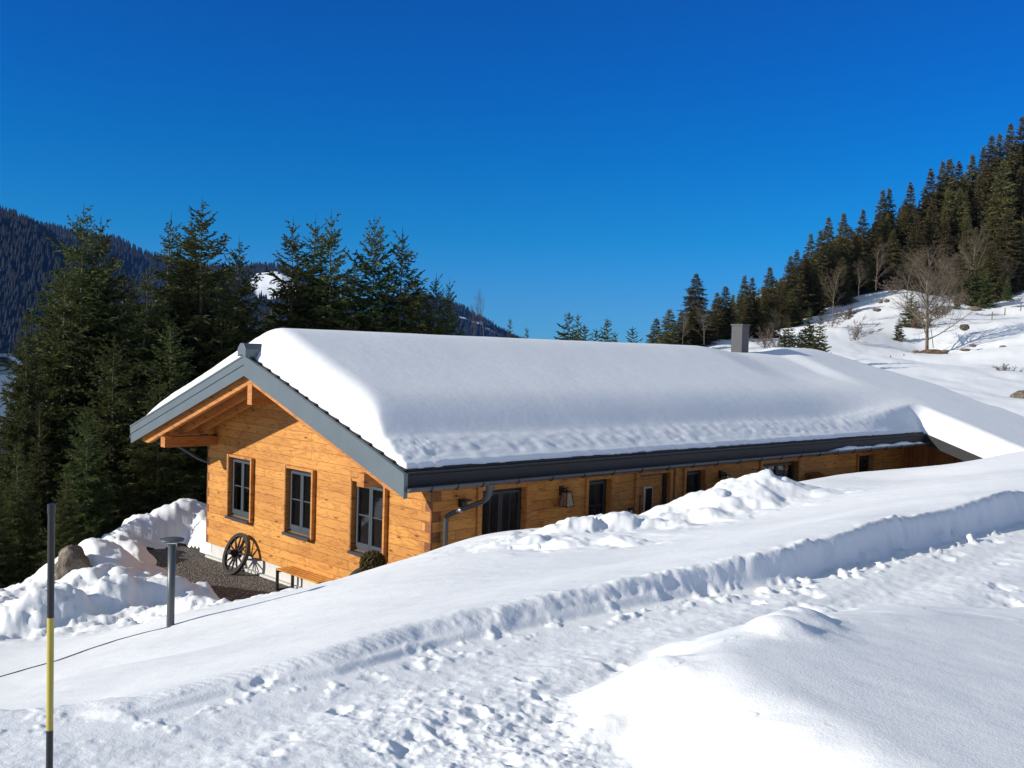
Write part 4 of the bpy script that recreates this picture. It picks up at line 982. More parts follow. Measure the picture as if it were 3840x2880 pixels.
def spruce(seed, H, Rm, z0, gap, nb, tw, wd, dens, young=True, taper=.85, droop=.25, thin=0.0):
    rs = np.random.default_rng(seed); tb = TB()
    z = z0; k_ = 0
    while z < H * (.935 if young else .985):
        t = (H - z) / (H - z0)
        zone = min(1.0, t ** taper)
        L0 = Rm * zone * (.72 + .28 * min(1, t * 3.2)) + .08
        nbr = max(4, int(nb * ((.36 + .64 * min(1, t * 2.0)) if young else (.55 + .45 * min(1, t * 3)))))
        ph = rs.random() * 6.28
        for i in range(nbr):
            if thin and rs.random() < thin: continue
            az = ph + 6.283 * i / nbr + rs.normal() * .22
            L = L0 * rs.uniform(.62, 1.16) * (1.25 if rs.random() < .06 else 1)
            zz = z + rs.normal() * gap * .25
            inc = (.95 - 1.35 * min(1, t * 2.6)) if young else (.55 - 1.0 * min(1, t * 3))
            a = inc + rs.normal() * .12 - droop * t; b = (.32 if young else .28) * min(1, t * 3) + .1
            rh = np.array([math.cos(az), math.sin(az), 0]); th = np.array([-math.sin(az), math.cos(az), 0])
            n = max(4, int(L / dens)); s_ = np.linspace(.06 if L < .6 else .14, .97, n) + rs.normal(size=n) * .015
            z_s = L * (a * s_ + b * s_ ** 2); dz = a + 2 * b * s_
            p = np.array([0, 0, zz]) + rh * (L * s_)[:, None] * 1.0; p[:, 2] += z_s
            sp = unit(rh + np.outer(dz, [0, 0, 1]))
            sd_ = np.where(np.arange(n) % 2 == 0, 1, -1)
            th_ = rs.uniform(.5, 1.05, n)
            d = unit(sp * np.cos(th_)[:, None] + th * (sd_ * np.sin(th_))[:, None] + np.outer(rs.normal(size=n) * .28 - .12, [0, 0, 1]))
            l = tw * (.35 + .75 * np.sin(np.clip(1.08 - s_, 0, 1) * 2.2)) * rs.uniform(.6, 1.25, n) * min(1.0, (.10 + L * .48) if young else (.25 + L * .55))
            blades(tb, p, d, l, np.full(n, wd) * rs.uniform(.7, 1.3, n), rs)
            # second order shoots
            if l.max() > .22:
                for f in (.35, .62):
                    q = p + d * (l * f)[:, None]; sg = rs.choice([-1, 1], n)
                    e = unit(d + unit(np.cross(d, np.array([0, 0, 1.0]))) * (sg * .8)[:, None] + np.outer(rs.normal(size=n) * .3 - .1, [0, 0, 1]))
                    blades(tb, q, e, l * .5, np.full(n, wd * .85), rs)
            # spine with tip shoot
            ss = np.linspace(0, 1.0, 5); P = np.array([0, 0, zz]) + rh * (L * ss)[:, None]; P[:, 2] += L * (a * ss + b * ss ** 2)
            dd = P[1:] - P[:-1]; ll = np.linalg.norm(dd, axis=1)
            blades(tb, P[:-1], unit(dd), ll * 1.25, np.full(4, wd * .75), rs)
        z += gap * rs.uniform(.75, 1.25) * ((.95 + .05 * min(1, t * 2.5)) if young else (.55 + .45 * min(1, t * 2.5))); k_ += 1
    # bare leader with a few upswept shoots
    if young:
        Ld = .075 * H
        blades(tb, np.array([[0, 0, H - Ld]]), np.array([[.02, 0, 1.0]]), np.array([Ld * 1.02]), np.array([wd * .6]), rs)
        for j, (zz, ll, nn) in enumerate(((H - Ld * .93, .30, 5), (H - Ld * 1.55, .5, 6), (H - Ld * .55, .12, 3))):
            az = rs.random() * 6.28 + np.arange(nn) * 6.283 / nn
            dd = unit(np.stack([np.cos(az), np.sin(az), np.full(nn, .95)], 1)); pp = np.tile(np.array([0, 0, zz]), (nn, 1))
            blades(tb, pp, dd, ll * rs.uniform(.7, 1.2, nn) * H / 12, np.full(nn, wd * .8), rs)
    else: blades(tb, np.array([[0, 0, H - .9]]), np.array([[.03, 0, 1.0]]), np.array([1.0]), np.array([wd * .8]), rs)
    return tb
def trunk_mesh(H, r, n=8, seed=0):
    rs = np.random.default_rng(seed); mb = MB(); k_ = 8
    path = [(.05 * rs.normal() * (i > 0) * (i < k_), .05 * rs.normal() * (i > 0) * (i < k_), -1.0 + (H * .94 + .9) * i / k_) for i in range(k_ + 1)]
    mb.tube(path, [r * (1.25 if i == 0 else 1) * (1 - .95 * i / k_) + .006 for i in range(k_ + 1)], n, caps=False)
    me = bpy.data.meshes.new('trunk'); me.from_pydata(mb.v, [], mb.f); me.materials.append(M_BARK); me.polygons.foreach_set('use_smooth', mb.sm); me.update(); return me
NEAR = []
for sd_, H, Rm, z0, th in ((1, 12, 3.8, 1.0, .0), (2, 12, 3.4, .9, .03), (3, 12, 4.2, .9, .0), (4, 12, 3.0, 1.8, .08), (5, 12, 3.6, 1.8, .03)):
    NEAR.append((spruce(sd_, H, Rm, z0, .32, 11, .62, .032, .08, True, .84, .24, th).mesh('crown', M_NEED), trunk_mesh(H, .15, 8, sd_)))
SMALL = []
for sd_, H, Rm in ((11, 5, 1.5), (12, 5, 1.15), (13, 5, 1.8)):
    SMALL.append((spruce(sd_, H, Rm, .2, .24, 8, .46, .042, .065, True, .8, .15).mesh('crown', M_NEED), trunk_mesh(H, .07, 6, sd_)))
FAR = []
for sd_, H, Rm, z0, th, dr_ in ((21, 22, 4.6, 1.5, .0, .4), (22, 22, 3.9, 3.5, .05, .35), (23, 22, 5.3, 2.0, .0, .5), (24, 22, 4.0, 6.5, .12, .3), (25, 22, 4.8, .8, .0, .55)):
    FAR.append((spruce(sd_, H, Rm, z0, .62, 10, 1.15, .085, .22, False, .90, dr_, th).mesh('crown', M_NEEDF), trunk_mesh(H, .24, 6, sd_)))
def tree(kind, p, H, H0, rz, label, name='spruce_tree', group=None, wide=1.0, cat='tree'):
    cm, tm = kind
    o = empty(name, p, rz); s_ = H / H0; o.scale = (s_ * wide, s_ * wide, s_); tag(o, label, cat, group)
    c = link('crown', cm, o); t = link('trunk', tm, o); return o
def tree_px(kind, u, vtop, Y, H0, label, base=None, rz=0, group=None, wide=1.0, dz=0.0):
    top = at(u, vtop, Y); b = gz(top.x, top.y) if base is None else base
    return tree(kind, (top.x, top.y, b - .1), top.z - b + .1, H0, rz, label, group=group, wide=wide)
NG = 'spruces behind the chalet gable'
LT = [  # top (u, v), distance, kind, width, label
 (314, 752, 35, 0, 1.05, 'tall spruce on the left with a crooked bare leader above the dark mountain'),
 (379, 795, 36, 1, .9, 'spruce close beside the crooked topped one, its leader a little lower'),
 (242, 944, 33, 2, .85, 'bushy green spruce in front of the dark mountain, left of the crooked topped one'),
 (100, 1115, 31, 4, .5, 'leftmost thin spruce with drooping boughs before the blue shaded snow'),
 (642, 788, 38, 3, .95, 'slim spruce with sparse top just left of the tallest spruce'),
 (759, 729, 37, 0, 1.1, 'tallest spruce of the left group with a long straight leader'),
 (721, 800, 39, 1, .9, 'spruce half hidden behind the tallest one of the left group'),
 (897, 879, 40, 2, .8, 'spruce at the right of the left group, beside the white mountain patch'),
 (551, 971, 34, 4, .9, 'low spruce filling the gap in the left group before the far ridge'),
 (460, 985, 41, 2, .9, 'dark spruce in the gap between the two tall left tops'),
 (1101, 800, 41, 1, .9, 'first slim spruce right of the white mountain patch, above the roof ridge'),
 (1183, 795, 42, 3, 1.05, 'cone laden spruce second from left in the group above the roof'),
 (1243, 774, 41, 1, .9, 'highest spruce of the group above the roof with an open whorled top'),
 (1405, 786, 42, 2, .75, 'dense twin topped spruce in the middle above the roof'),
 (1510, 840, 42, 1, .95, 'spruce with long upswept right boughs above the roof'),
 (1637, 1013, 43, 0, .75, 'short spruce at the right end of the group above the roof'),
 (1687, 1032, 44, 1, .7, 'shortest spruce of the group above the roof, before the small blue peak'),
 (1330, 960, 44, 2, .9, 'dark spruce low between the taller tops above the roof'),
 (1020, 1110, 43, 4, 1.0, 'low dark spruce beneath the white mountain patch'),
 (1560, 1020, 45, 2, .8, 'small spruce behind the upswept spruce above the roof'),
 (830, 1130, 36, 2, 1.0, 'dark spruce behind the ridge cap of the chalet'),
 (640, 1180, 33, 0, 1.1, 'dark bushy spruce behind the left bargeboard'),
 (430, 1240, 31, 2, .95, 'shaggy spruce low down behind the snow heap'),
 (600, 1400, 30, 4, 1.1, 'dark spruce in the shade left of the gable wall'),
 (150, 1500, 29, 3, .6, 'young spruce behind the snow pole'),
 (700, 1420, 32.5, 2, 1.0, 'shaded spruce right behind the left gable corner'),
 (330, 1500, 28.5, 2, .8, 'small spruce with bare lower stems behind the boulders'),
 (70, 1640, 26.0, 3, .75, 'low spruce at the left edge before the grey valley road'), (250, 1760, 25.2, 4, .7, 'low spruce right of the snow pole, just behind the boulders'), (-20, 1780, 25.0, 0, .8, 'sprawling young spruce cut by the left picture edge'),
 (500, 1330, 33.5, 0, 1.0, 'dark spruce between the gable and the shaggy low spruce'),
]
for i, (u, v, Y, kd, wd_, lb) in enumerate(LT):
    tree_px(NEAR[kd], u, v, Y, 12, lb, rz=i * 1.7, group=NG, wide=wd_ * {0: .95, 1: .95}.get(0, 1))
# trees just left of the frame that shade the snow bank beyond the road
for i, (x, y) in enumerate([(-30, 38), (-34, 43), (-31, 47), (-36, 52), (-33, 56), (-40, 48), (-38, 58), (-29, 43)]):
    tree(NEAR[i % 5], (x, y, gz(x, y) - .1), 12.5, 12, i * 2.3, 'spruce at the far left beside the snow bank beyond the picture edge', group='spruces left of the road bank')
# small spruces peeping over the roof ridge
for i, (u, v, Y, kd, wd_, lb) in enumerate([
 (1913, 1188, 95, 1, .8, 'tiny spruce tip over the ridge beside the small blue peak'), (1976, 1222, 95, 1, .7, 'tiniest spruce tip over the roof ridge'),
 (2135, 1165, 75, 2, 1.0, 'wide armed spruce peeping over the middle of the roof ridge'), (2168, 1172, 78, 1, .9, 'slim spruce touching the wide armed one over the ridge'), (2192, 1212, 80, 0, 1.1, 'round topped small spruce over the middle of the ridge'), (2236, 1228, 85, 0, 1.0, 'small low spruce between rounder and pointed ones over the ridge'), (2278, 1190, 85, 0, 1.0, 'pointed spruce over the ridge right of the round topped one'), (2306, 1238, 88, 1, 1.0, 'little spruce leaning on the pointed one over the ridge'), (2372, 1222, 90, 0, 1.05, 'lone cone shaped spruce over the ridge'), (2116, 1255, 70, 1, .5, 'spruce twig tip left of the wide armed spruce over the ridge'),
 ]):
    top = at(u, v, Y); tree_px(SMALL[kd], u, v, Y, 5, lb, base=min(top.z - 2.4, 4.2) if False else top.z - 5.2, rz=i, group='small spruces peeping over the roof', wide=wd_)
# hillside forest -----------------------------------------------------
FG = 'conifers of the wood on the right hillside'
rs = np.random.default_rng(77)
tops = [(2462, 1190, 130, 4), (2512, 1155, 128, 2), (2556, 1165, 132, 0), (2612, 1022, 135, 2), (2690, 1095, 140, 0), (2722, 1070, 142, 4), (2660, 1160, 138, 4), (2793, 1030, 150, 1), (2822, 1038, 152, 1), (2888, 998, 155, 0), (2850, 1110, 150, 4), (2965, 957, 165, 0), (2990, 935, 170, 3), (2930, 1060, 160, 4), (3042, 872, 175, 1), (3018, 950, 172, 2), (3108, 812, 185, 0), (3078, 860, 182, 1), (3165, 795, 190, 0), (3130, 900, 188, 2), (3190, 850, 195, 3), (3237, 782, 200, 1), (3210, 880, 192, 4), (3312, 708, 205, 1), (3335, 702, 206, 1), (3290, 800, 200, 0), (3415, 682, 215, 3), (3395, 790, 205, 2), (3440, 800, 200, 4), (3491, 630, 215, 3), (3535, 600, 218, 1), (3562, 588, 215, 2), (3597, 602, 225, 3), (3648, 575, 220, 0), (3690, 545, 225, 1), (3720, 502, 228, 0), (3748, 495, 230, 1), (3790, 460, 235, 0), (3835, 432, 238, 1), (3880, 400, 240, 0), (3765, 590, 212, 2), (3600, 700, 205, 2), (3500, 740, 202, 4), (3830, 620, 215, 4), (3690, 720, 208, 4), (3350, 860, 198, 2), (3550, 820, 200, 4), (3660, 850, 196, 0), (3780, 780, 205, 2), (3850, 800, 205, 0), (3720, 900, 200, 4), (3260, 950, 190, 4), (3160, 960, 180, 2), (3060, 1020, 172, 4), (2970, 1080, 163, 2), (2880, 1150, 152, 4), (2760, 1160, 146, 2), (3900, 600, 222, 1), (3600, 900, 203, 2), (3480, 880, 205, 2), (3420, 900, 203, 0), (2785, 1130, 148, 4), (2600, 1150, 134, 4), (3260, 860, 206, 3), (3345, 930, 203, 4)]
kinds = ['broad dense', 'tall slim', 'wide spreading', 'open bare stemmed', 'bushy low branched']
cols = ['around the chimney', 'left of the bare tree', 'above the bare tree', 'at the right edge']
FLABEL = {}
for i, (u, v, Y, kd) in enumerate(tops):
    Y += 14 if 2900 < u < 3700 else 0
    top = at(u, v, Y); b = gz(top.x, top.y); H = max(top.z - b, 9)
    H = min(H, 34); zone = 0 if u < 2900 else 1 if u < 3350 else 2 if u < 3620 else 3
    sky_ = 'against the sky' if i < 40 else 'within the wood'
    tree(FAR[kd], (top.x, top.y, top.z - H), H, 22, i * 2.1, f'{kinds[kd]} spruce {sky_}, {cols[zone]}', group=f'{kinds[kd]} spruces {sky_} {cols[zone]}', wide=.98 * {2: 1.1, 4: 1.15}.get(kd, 1) * (22 / H) ** .35)
# second rows higher up fill the wood
nfill = 0
for i in range(900):
    u = rs.uniform(2650, 4050); Y = rs.uniform(210, 300)
    g = on_ground(u, Y)
    if u < 3000 and Y < 235: continue
    sil = np.interp(u, [2400, 2612, 2800, 2965, 3110, 3240, 3330, 3420, 3500, 3565, 3650, 3720, 3835, 4100], [1190, 1075, 1065, 985, 850, 820, 745, 722, 660, 625, 610, 540, 470, 380])
    zt_ = at(u, sil + 25, Y).z; H = min(rs.uniform(17, 24), zt_ - g.z)
    if H < 9: continue
    kd = int(rs.integers(0, 5))
    tree(FAR[kd], (g.x, g.y, g.z - .5), H, 22, rs.uniform(0, 6.28), 'dark spruce in the back rows of the wood on the right hillside', group='back row spruces of the right hillside', wide=.8)
    nfill += 1
    if nfill > 150: break
# young conifers on the hillside edge
for i, (u, v, vb, Y, kd, wd_, lb) in enumerate([
 (3038, 1148, 1335, 95, 0, .85, 'tallest of the young dark spruces just over the far roof end'), (3078, 1165, 1345, 92, 1, .95, 'right hand young dark spruce just over the far roof end'), (2960, 1190, 1335, 98, 2, .9, 'left hand young dark spruce just over the far roof end'), (3000, 1240, 1340, 96, 2, .9, 'lowest young spruce in the clump over the far roof end'),
 (3372, 1190, 1265, 150, 0, 1.0, 'small dark spruce on the snow left of the big bare tree'), (3420, 1090, 1225, 160, 2, 1.0, 'ragged spruce behind the lower limbs of the big bare tree'), (3660, 950, 1145, 190, 2, .8, 'bushy young spruce at the wood edge beside the forked bare tree'), (3700, 1000, 1140, 188, 0, 1.0, 'olive bushy spruce at the wood edge by the right snow crest'), (3780, 1030, 1120, 185, 2, .7, 'dark drooping spruce at the right snow crest'), (3590, 1085, 1150, 185, 0, .8, 'small round spruce among the thin saplings')]):
    top = at(u, v, Y); bz = at(u, vb, Y).z
    tree(SMALL[kd], (top.x, top.y, bz - .2), top.z - bz + .2, 5, i * 1.3, lb, group='young spruces on the open hillside', wide=wd_)

# bare trees -----------------------------------------------------------
def bare(seed, H, spread, nmain, lv, r0_, first=.22, up=.75, twigw=.03):
    rs = np.random.default_rng(seed); mb = MB(); tb = TB()
    def limb(p, d, L, r_, lev):
        n = 4; pts = [p]; q = np.array(p); dd = np.array(d)
        for i in range(n):
            dd = dd + rs.normal(size=3) * .11; dd[2] += .05 * (up if lev else .2); dd = dd / np.linalg.norm(dd); q = q + dd * L / n; pts.append(q.copy())
        if r_ > .022: mb.tube([tuple(x) for x in pts], [r_ * (1 - .55 * i / n) for i in range(n + 1)], 6 if r_ > .08 else 4, caps=False)
        else:
            P = np.array(pts); e = P[1:] - P[:-1]; blades(tb, P[:-1], unit(e), np.linalg.norm(e, axis=1) * 1.3, np.full(n, max(r_, twigw * .5)), rs)
        if lev >= lv: return
        k_ = nmain if lev == 0 else int(rs.integers(6, 10))
        for i in range(k_):
            f = first + (1 - first) * (i + rs.random()) / k_ if lev == 0 else .2 + .8 * (i + rs.random()) / k_
            j = min(n - 1, int(f * n)); pp = pts[j] + (pts[j + 1] - pts[j]) * (f * n - j)
            az = rs.random() * 6.283; dm = pts[min(n, j + 1)] - pts[j]; dm = dm / np.linalg.norm(dm)
            side = np.array([math.cos(az), math.sin(az), 0.0]); side = side - dm * (side @ dm); side /= np.linalg.norm(side) + 1e-9
            an = rs.uniform(.55, 1.05) * spread
            nd = dm * math.cos(an) + side * math.sin(an)
            limb(pp, nd, L * rs.uniform(.34, .56) * (1.15 - .6 * f if lev == 0 else 1), r_ * (1 - .55 * f) * .42, lev + 1)
    limb(np.array([0, 0, -.3]), np.array([0, 0, 1.0]), H, r0_, 0)
    tw_ = tb.mesh('twigs', M_TWIG)
    me = bpy.data.meshes.new('trunk'); me.from_pydata(mb.v, [], mb.f); me.materials.append(M_BARE); me.polygons.foreach_set('use_smooth', mb.sm); me.update()
    tops_ = max(v_[2] for v_ in mb.v); tops_ = max(tops_, max(float(a_[:, 2].max()) for a_ in tb.v))
    return me, tw_, tops_
BARE = [bare(5, 16, 1.1, 44, 3, .30, .12, 1.3, .03), bare(6, 14, .6, 16, 3, .17, .3, 1.3, .03), bare(7, 14, .72, 18, 3, .15, .2, 1.1, .03)]
def bare_tree(kd, u, vt, vb, Y, H0, lb, rz=0, wide=1.0, name='bare_tree', group='leafless trees on the right hillside'):
    b = at(u, vb, Y); t = at(u, vt, Y); s_ = (t.z - b.z) / BARE[kd][2]
    o = empty(name, b, rz); o.scale = (s_ * wide, s_ * wide, s_); tag(o, lb, 'tree', group)
    link('trunk', BARE[kd][0], o); link('twigs', BARE[kd][1], o); return o
bare_tree(0, 3476, 880, 1312, 145, 16, 'biggest bare tree with a thick pale trunk rising from bare brown earth', 0, 1.0)
bare_tree(1, 3500, 1040, 1300, 146, 14, 'thin second stem growing right beside the biggest bare tree', 1, .6)
for i, (kd, u, vt, vb, Y, wd_, lb) in enumerate([
 (1, 3645, 800, 1145, 190, .9, 'forked pale bare tree before the wood right of the biggest bare tree'), (2, 3285, 890, 1085, 185, 1.1, 'bare tree with one pale curved trunk at the wood edge'), (2, 3122, 970, 1180, 170, .9, 'straight bare tree before the wood left of the curved one'), (2, 3560, 940, 1150, 190, 1.2, 'brownish bare tree behind the thin saplings'), (2, 3220, 960, 1110, 182, 1.0, 'faint bare tree between the straight and the curved one'), (2, 3400, 930, 1120, 188, 1.2, 'wide bare tree whose twigs merge with the biggest bare tree on its left'), (1, 3822, 700, 1090, 205, .8, 'pale bare tree at the right picture edge'), (2, 3760, 930, 1110, 200, 1.0, 'leaning bare tree near the right picture edge'), (1, 2935, 1150, 1300, 140, 1.0, 'thin bare tree just right of the chimney'), (2, 2890, 1190, 1320, 135, 1.0, 'low bare tree directly behind the chimney'), (2, 2640, 1130, 1290, 128, 1.0, 'reddish bare tree left of the chimney'), (2, 2560, 1150, 1290, 126, .8, 'low reddish bare tree farthest left behind the roof')]):
    bare_tree(kd, u, vt, vb, Y, 14, lb, i * 1.9, wd_)
for i, (u, vt, vb, lb) in enumerate([(3533, 1080, 1195, 'leftmost thin sapling right of the biggest bare tree'), (3545, 1070, 1190, 'second thin sapling, close behind the leftmost one'), (3566, 1075, 1180, 'thickest sapling in the middle of the row'), (3577, 1080, 1172, 'sapling just right of the thickest one'), (3592, 1090, 1170, 'rightmost thin sapling in the row')]):
    bare_tree(1, u, vt - 60, vb, 168, 14, lb, i, .35, 'sapling', 'row of thin saplings on the hillside')
# snags left of the centre
bare_tree(1, 1818, 1062, 1290, 70, 14, 'tall thin dead snag with a few level twigs beside the small blue peak', 2, .42, 'dead_tree', 'dead stems over the roof'); bare_tree(2, 1775, 1125, 1290, 72, 14, 'short crooked dead stem left of the tall thin snag', 1, .45, 'dead_tree', 'dead stems over the roof')

# shrubs
def shrub(seed, n, H):
    rs = np.random.default_rng(seed); tb = TB()
    for i in range(n):
        p = np.array([rs.normal() * .18, rs.normal() * .18, -.1]); d = unit(np.array([rs.normal() * .55, rs.normal() * .55, 1.0])); L = H * rs.uniform(.5, 1)
        for j in range(4):
            d2 = unit(d + rs.normal(size=3) * .18); blades(tb, p[None], d2[None], np.array([L / 4 * 1.2]), np.array([.022]), rs)
            if j:
                e = unit(np.array([[d2[0] + rs.normal() * .7, d2[1] + rs.normal() * .7, d2[2]] for _ in range(4)])); blades(tb, np.tile(p, (4, 1)), e, np.full(4, L * .28), np.full(4, .014), rs)
            p = p + d2 * L / 4; d = d2
    return tb.mesh('shrub', M_SHRUB)
SH = [shrub(1, 26, 2.0), shrub(2, 14, 2.6)]
for i, (kd, u, vb, Y, s_, lb) in enumerate([(0, 3178, 1195, 165, 1.7, 'loose bare bush on the snow at the wood edge'), (1, 3204, 1275, 140, 1.6, 'pale slender bush alone on the white slope'), (1, 3120, 1225, 150, 1.4, 'thin upright bush on the crest of the slope'), (0, 3775, 1415, 100, 1.1, 'reddish tuft of twigs on the open snow at the right'), (1, 2870, 1305, 118, 1.2, 'bare bush in the snow right of the chimney'), (1, 2905, 1310, 116, 1.1, 'second bare bush in the snow right of the chimney'), (0, 3350, 1095, 182, 2.2, 'brown bush on the hummock at the wood edge'), (0, 3540, 1180, 170, 1.6, 'low brush at the foot of the saplings'), (0, 3600, 1140, 178, 1.8, 'dark brush right of the saplings'), (0, 3520, 1190, 166, 1.6, 'low brush left of the saplings'), (0, 3500, 1070, 195, 2.4, 'brown thicket behind the saplings'), (0, 3590, 1060, 197, 2.4, 'brown thicket at the right of the saplings'), (0, 3440, 1230, 158, 1.8, 'low brush left of the biggest trunk'), (0, 3560, 1010, 197, 2.4, 'upper brown thicket by the forked tree')]):
    p = at(u, vb, Y); o = link('bare_shrub', SH[kd], None, p); o.scale = (s_ * 1.1, s_ * 1.1, s_); o.rotation_euler = (0, 0, i); tag(o, lb, 'shrub', 'leafless bushes on the hillside')
# earth and rocks on the slope
for i, (u, v, Y, a, b, c, lb) in enumerate([(3540, 1348, 135, 1.1, .8, .35, 'long grey boulder below the roots of the biggest bare tree'), (3434, 1322, 140, .6, .5, .35, 'brown stone left of the big bare tree roots'), (3835, 1487, 62, .75, .6, .36, 'large boulder cut by the right picture edge above the roof'), (3618, 1228, 150, .7, .5, .5, 'rounded stone beside the long tree shadow'), (3290, 1162, 165, .7, .4, .28, 'dark mossy rock on the slope above the lone bush'), (3325, 1128, 172, .45, .4, .3, 'twin dark rock at the top of the slope'), (3302, 1132, 171, .4, .35, .3, 'dark rock joined to the twin rock'), (3365, 1278, 150, .5, .4, .2, 'small dark stone below the small spruce'), (3546, 1317, 140, .5, .4, .2, 'small stone right of the tree roots'), (3620, 1312, 138, .7, .4, .2, 'dark flat stone on the open slope'), (3648, 1296, 142, .5, .4, .2, 'dark small stone up the open slope'), (3762, 1301, 138, .5, .4, .2, 'dark small stone at the right on the open slope'), (3714, 1270, 150, .6, .4, .25, 'low dark stone on the drift line'), (3800, 1395, 105, .5, .4, .2, 'flat stone beside the reddish tuft'), (3655, 1158, 185, 1.2, .8, .4, 'brown stone at the snow crest below the forked tree')]):
    p = at(u, v, Y); rock('boulder', lb, p, a, b, c, 31 + i * 7, group='stones on the snowy hillside')
rock('earth_bank', 'bare rusty brown earth around the roots of the biggest bare tree', at(3500, 1326, 143) + Vector((.3, .5, -.3)), 2.2, 1.6, .95, 91, M_EARTH)
# fence posts
for i, (u, vb, Y, h, lb) in enumerate([(3258, 1377, 125, .75, 'first'), (3338, 1357, 128, .75, 'b'), (3388, 1349, 130, .7, 'c'), (3428, 1342, 132, .7, 'd'), (3720, 1188, 165, .8, 'e'), (3768, 1173, 168, .8, 'f'), (3828, 1157, 172, 1.1, 'g')]):
    p = at(u, vb, Y); mb = MB(); mb.tube([(0, 0, -.4), (.03, 0, h * 1.05)], [.085, .07], 7)
    o = mb.build('fence_post', M_POST); o.location = p
    tag(o, ['short fence post in the snow farthest left above the roof', 'fence post second from the left above the far roof', 'fence post left of the brown stone', 'fence post at the foot of the brown stone', 'fence post below the long tree shadow', 'fence post right of the one below the long tree shadow', 'tallest fence post at the right picture edge'][i], 'post', 'fence posts on the hillside')

# parked car beyond the wood
p = at(28, 1375, 58); gc = at(28, 1328, 58).z - 1.7
car = empty('parked_car', (p.x, p.y, gc), R(8)); tag(car, 'white estate car with roof rails parked behind the left trees', 'car')
mb = MB(); prof = [(-2.2, .35), (-2.25, .75), (-2.1, .98), (-1.95, 1.0), (-1.0, 1.02), (1.1, .95), (2.0, .85), (2.2, .7), (2.2, .35)]
mb.prism(prof, 'y', -.88, .88); mb.prism([(-1.95, 1.003), (-1.55, 1.60), (-1.3, 1.66), (.1, 1.66), (.35, 1.60), (1.05, .97)], 'y', -.76, .76); body = mb.build('body', M_CARW, car, .05)
mb = MB(); mb.prism([(-1.75, 1.06), (-1.42, 1.53), (-.55, 1.56), (-.55, 1.04)], 'y', -.775, -.755); mb.build('side_window', M_GLASS, car)
mb = MB(); mb.prism([(-.45, 1.04), (-.45, 1.56), (.1, 1.56), (.3, 1.50), (.85, 1.02)], 'y', -.775, -.755); mb.build('side_window', M_GLASS, car)
mb = MB(); mb.tube([(-1.4, -.6, 1.70), (.1, -.6, 1.70)], .025, 6); mb.build('roof_rail', M_STEEL, car)
mb = MB(); mb.tube([(-1.4, .6, 1.70), (.1, .6, 1.70)], .025, 6); mb.build('roof_rail', M_STEEL, car)
for x in (-1.35, 1.35):
    for y in (-.85, .85):
        mb = MB(); mb.tube([(x, y - .1, .33), (x, y + .1, .33)], .33, 18); mb.build('wheel', M_BLACK, car)

# ------------------------------------------------------------------ mountains
def mountain(name, ridge, depth, base, snowf, seed, ncone, hc, amp, fall=(.25, -.97)):
    pts = np.array([tuple(at(*q)) for q in ridge]); d = np.concatenate([[0], np.cumsum(np.linalg.norm(np.diff(pts[:, :2], axis=0), axis=1))])
    ns, ntt = 220, 70; s_ = np.linspace(0, d[-1], ns)
    rx = np.interp(s_, d, pts[:, 0]); ry = np.interp(s_, d, pts[:, 1]); rz_ = np.interp(s_, d, pts[:, 2])
    t = np.concatenate([np.linspace(-.6, 0, 14)[:-1], np.linspace(0, 1, ntt)]); SS, TTm = np.meshgrid(np.arange(ns), t)
    # fall line: towards the viewer and slightly right
    fx, fy = fall
    Xm = rx[SS] + fx * depth * TTm; Ym = ry[SS] + fy * depth * TTm
    top = rz_[SS]; at_ = np.abs(TTm)
    Zm = top + (base - top) * (at_ ** .85)
    e = np.minimum(1, at_ * 8)
    Zm = Zm + e * amp * fbm(Xm / (depth * .35), Ym / (depth * .35), 5, seed) + amp * .06 * fbm(Xm / 60, Ym / 60, 3, seed + 3)
    sn_ = snowf(SS / ns, TTm)
    ii = np.arange(SS.size).reshape(SS.shape)
    me = np_mesh(name, np.stack([Xm, Ym, Zm], -1).reshape(-1, 3), np.stack([ii[:-1, :-1], ii[:-1, 1:], ii[1:, 1:], ii[1:, :-1]], -1).reshape(-1, 4), M_HILL, True)
    me.attributes.new('snowy', 'FLOAT', 'POINT').data.foreach_set('value', sn_.ravel().astype(np.float32))
    tag(link(name, me), kind='structure')
    rs = np.random.default_rng(seed); P = []
    jj = 13
    n1 = ncone // 4
    si_ = np.concatenate([rs.integers(0, ns - 1, n1), rs.integers(0, ns - 1, ncone - n1)]); ti = np.concatenate([np.full(n1, jj) + rs.integers(-1, 2, n1), rs.integers(jj, len(t) - 1, ncone - n1)])
    ok = sn_[ti, si_] < .35 + .3 * rs.random(ncone); si_ = si_[ok]; ti = ti[ok]; n = len(si_)
    f = rs.random(n)
    c = np.stack([Xm[ti, si_] * (1 - f) + Xm[ti, si_ + 1] * f, Ym[ti, si_] * (1 - f) + Ym[ti, si_ + 1] * f, Zm[ti, si_] * (1 - f) + Zm[ti, si_ + 1] * f - 1], -1)
    h = hc * rs.uniform(.6, 1.25, n); r_ = h * .2
    V = [c + np.stack([np.zeros(n), np.zeros(n), h], -1)]
    a0_ = rs.random(n) * 6.28
    for k_ in range(5): V.append(c + np.stack([r_ * np.cos(a0_ + k_ * 1.2566), r_ * np.sin(a0_ + k_ * 1.2566), h * .02 * rs.random(n)], -1))
    V = np.stack(V, 1).reshape(-1, 3); b = np.arange(n) * 6
    F = np.concatenate([np.stack([b, b + 1 + k_, b + 1 + (k_ + 1) % 5], -1) for k_ in range(5)])
    o = link('far_forest', np_mesh('far_forest', V, F, M_CONE)); tag(o, 'dark conifer forest covering the distant ' + name.replace('_', ' '), 'forest', kind='stuff')
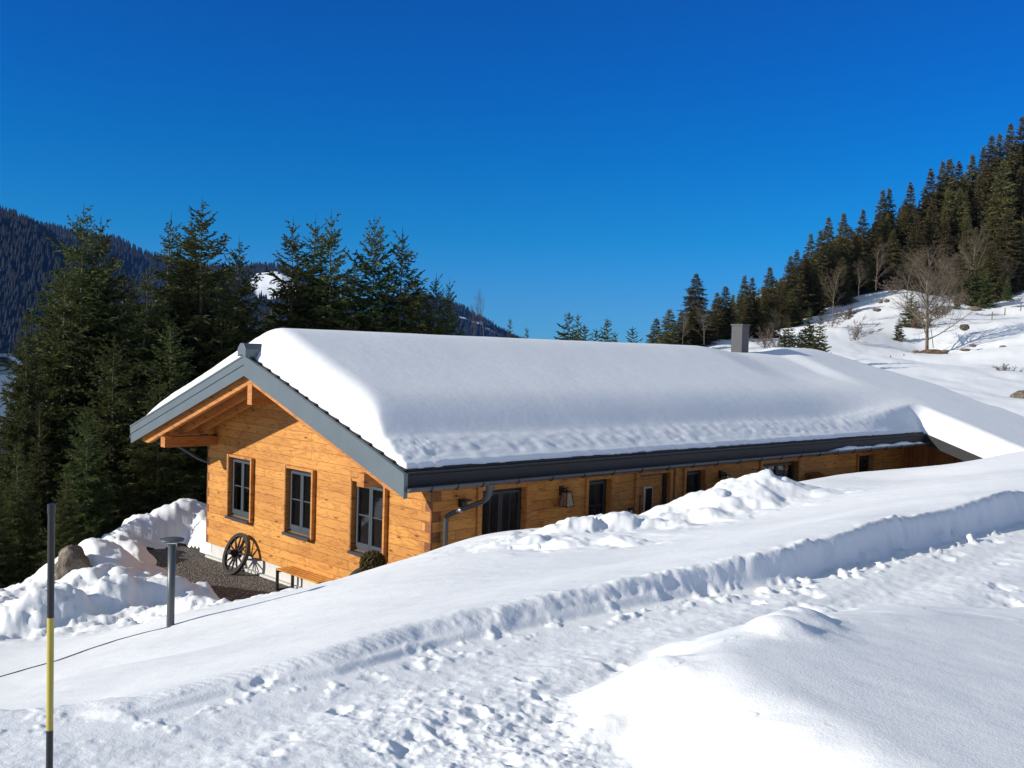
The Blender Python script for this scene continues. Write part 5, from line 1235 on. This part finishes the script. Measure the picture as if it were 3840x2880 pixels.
def sn1(s_, t): return .0 + .35 * np.exp(-((s_ - .16) / .02) ** 2 - ((t - .5) / .1) ** 2) + .25 * np.exp(-((s_ - .08) / .03) ** 2 - ((t - .1) / .1) ** 2)
mountain('dark_mountain', [(-700, 640, 2200), (-300, 700, 2200), (0, 800, 2200), (70, 820, 2200), (130, 850, 2200), (200, 900, 2250), (260, 960, 2300), (340, 1060, 2350), (450, 1180, 2400), (620, 1330, 2500)], 760, -140, sn1, 3, 9000, 17, 60, fall=(.8, -.6))
def sn2(s_, t): return 1.35 * np.exp(-((s_ - .685) / .055) ** 2 - ((t - .13) / .11) ** 2) + .8 * np.exp(-((s_ - .20) / .035) ** 2 - ((t - .03) / .028) ** 2) + .75 * np.exp(-((s_ - .47) / .05) ** 2 - ((t - .25) / .08) ** 2)
mountain('middle_mountain', [(-200, 820, 3600), (150, 852, 3600), (230, 868, 3600), (330, 890, 3600), (430, 905, 3600), (520, 950, 3600), (620, 985, 3600), (760, 1010, 3600), (930, 1012, 3600), (1050, 1005, 3600), (1150, 1040, 3600), (1280, 1130, 3600), (1400, 1240, 3700), (1500, 1330, 3800)], 2300, -200, sn2, 9, 12000, 24, 120)
def sn3(s_, t): return .2 + .28 * np.exp(-((s_ - .5) / .2) ** 2)
mountain('small_blue_peak', [(1450, 1120, 5200), (1600, 1118, 5200), (1690, 1140, 5200), (1750, 1165, 5200), (1790, 1190, 5200), (1840, 1225, 5200), (1900, 1262, 5300), (2000, 1300, 5400)], 2500, -150, sn3, 15, 3500, 26, 120)

# ------------------------------------------------------------------ thin air between here and the mountains
mb = MB(); mb.box((-6000, -400, -420), (6000, 7500, 420))
k = NT('thin_haze'); k.t.nodes.remove(k.b)
pv = k.n('VolumePrincipled'); pv.inputs['Density'].default_value = .000026; pv.inputs['Color'].default_value = (.10, .34, 1, 1); pv.inputs['Anisotropy'].default_value = .2
k.l(pv.outputs[0], k.t.nodes['Material Output'].inputs['Volume'])
hz = mb.build('haze', k.m); tag(hz, kind='stuff')
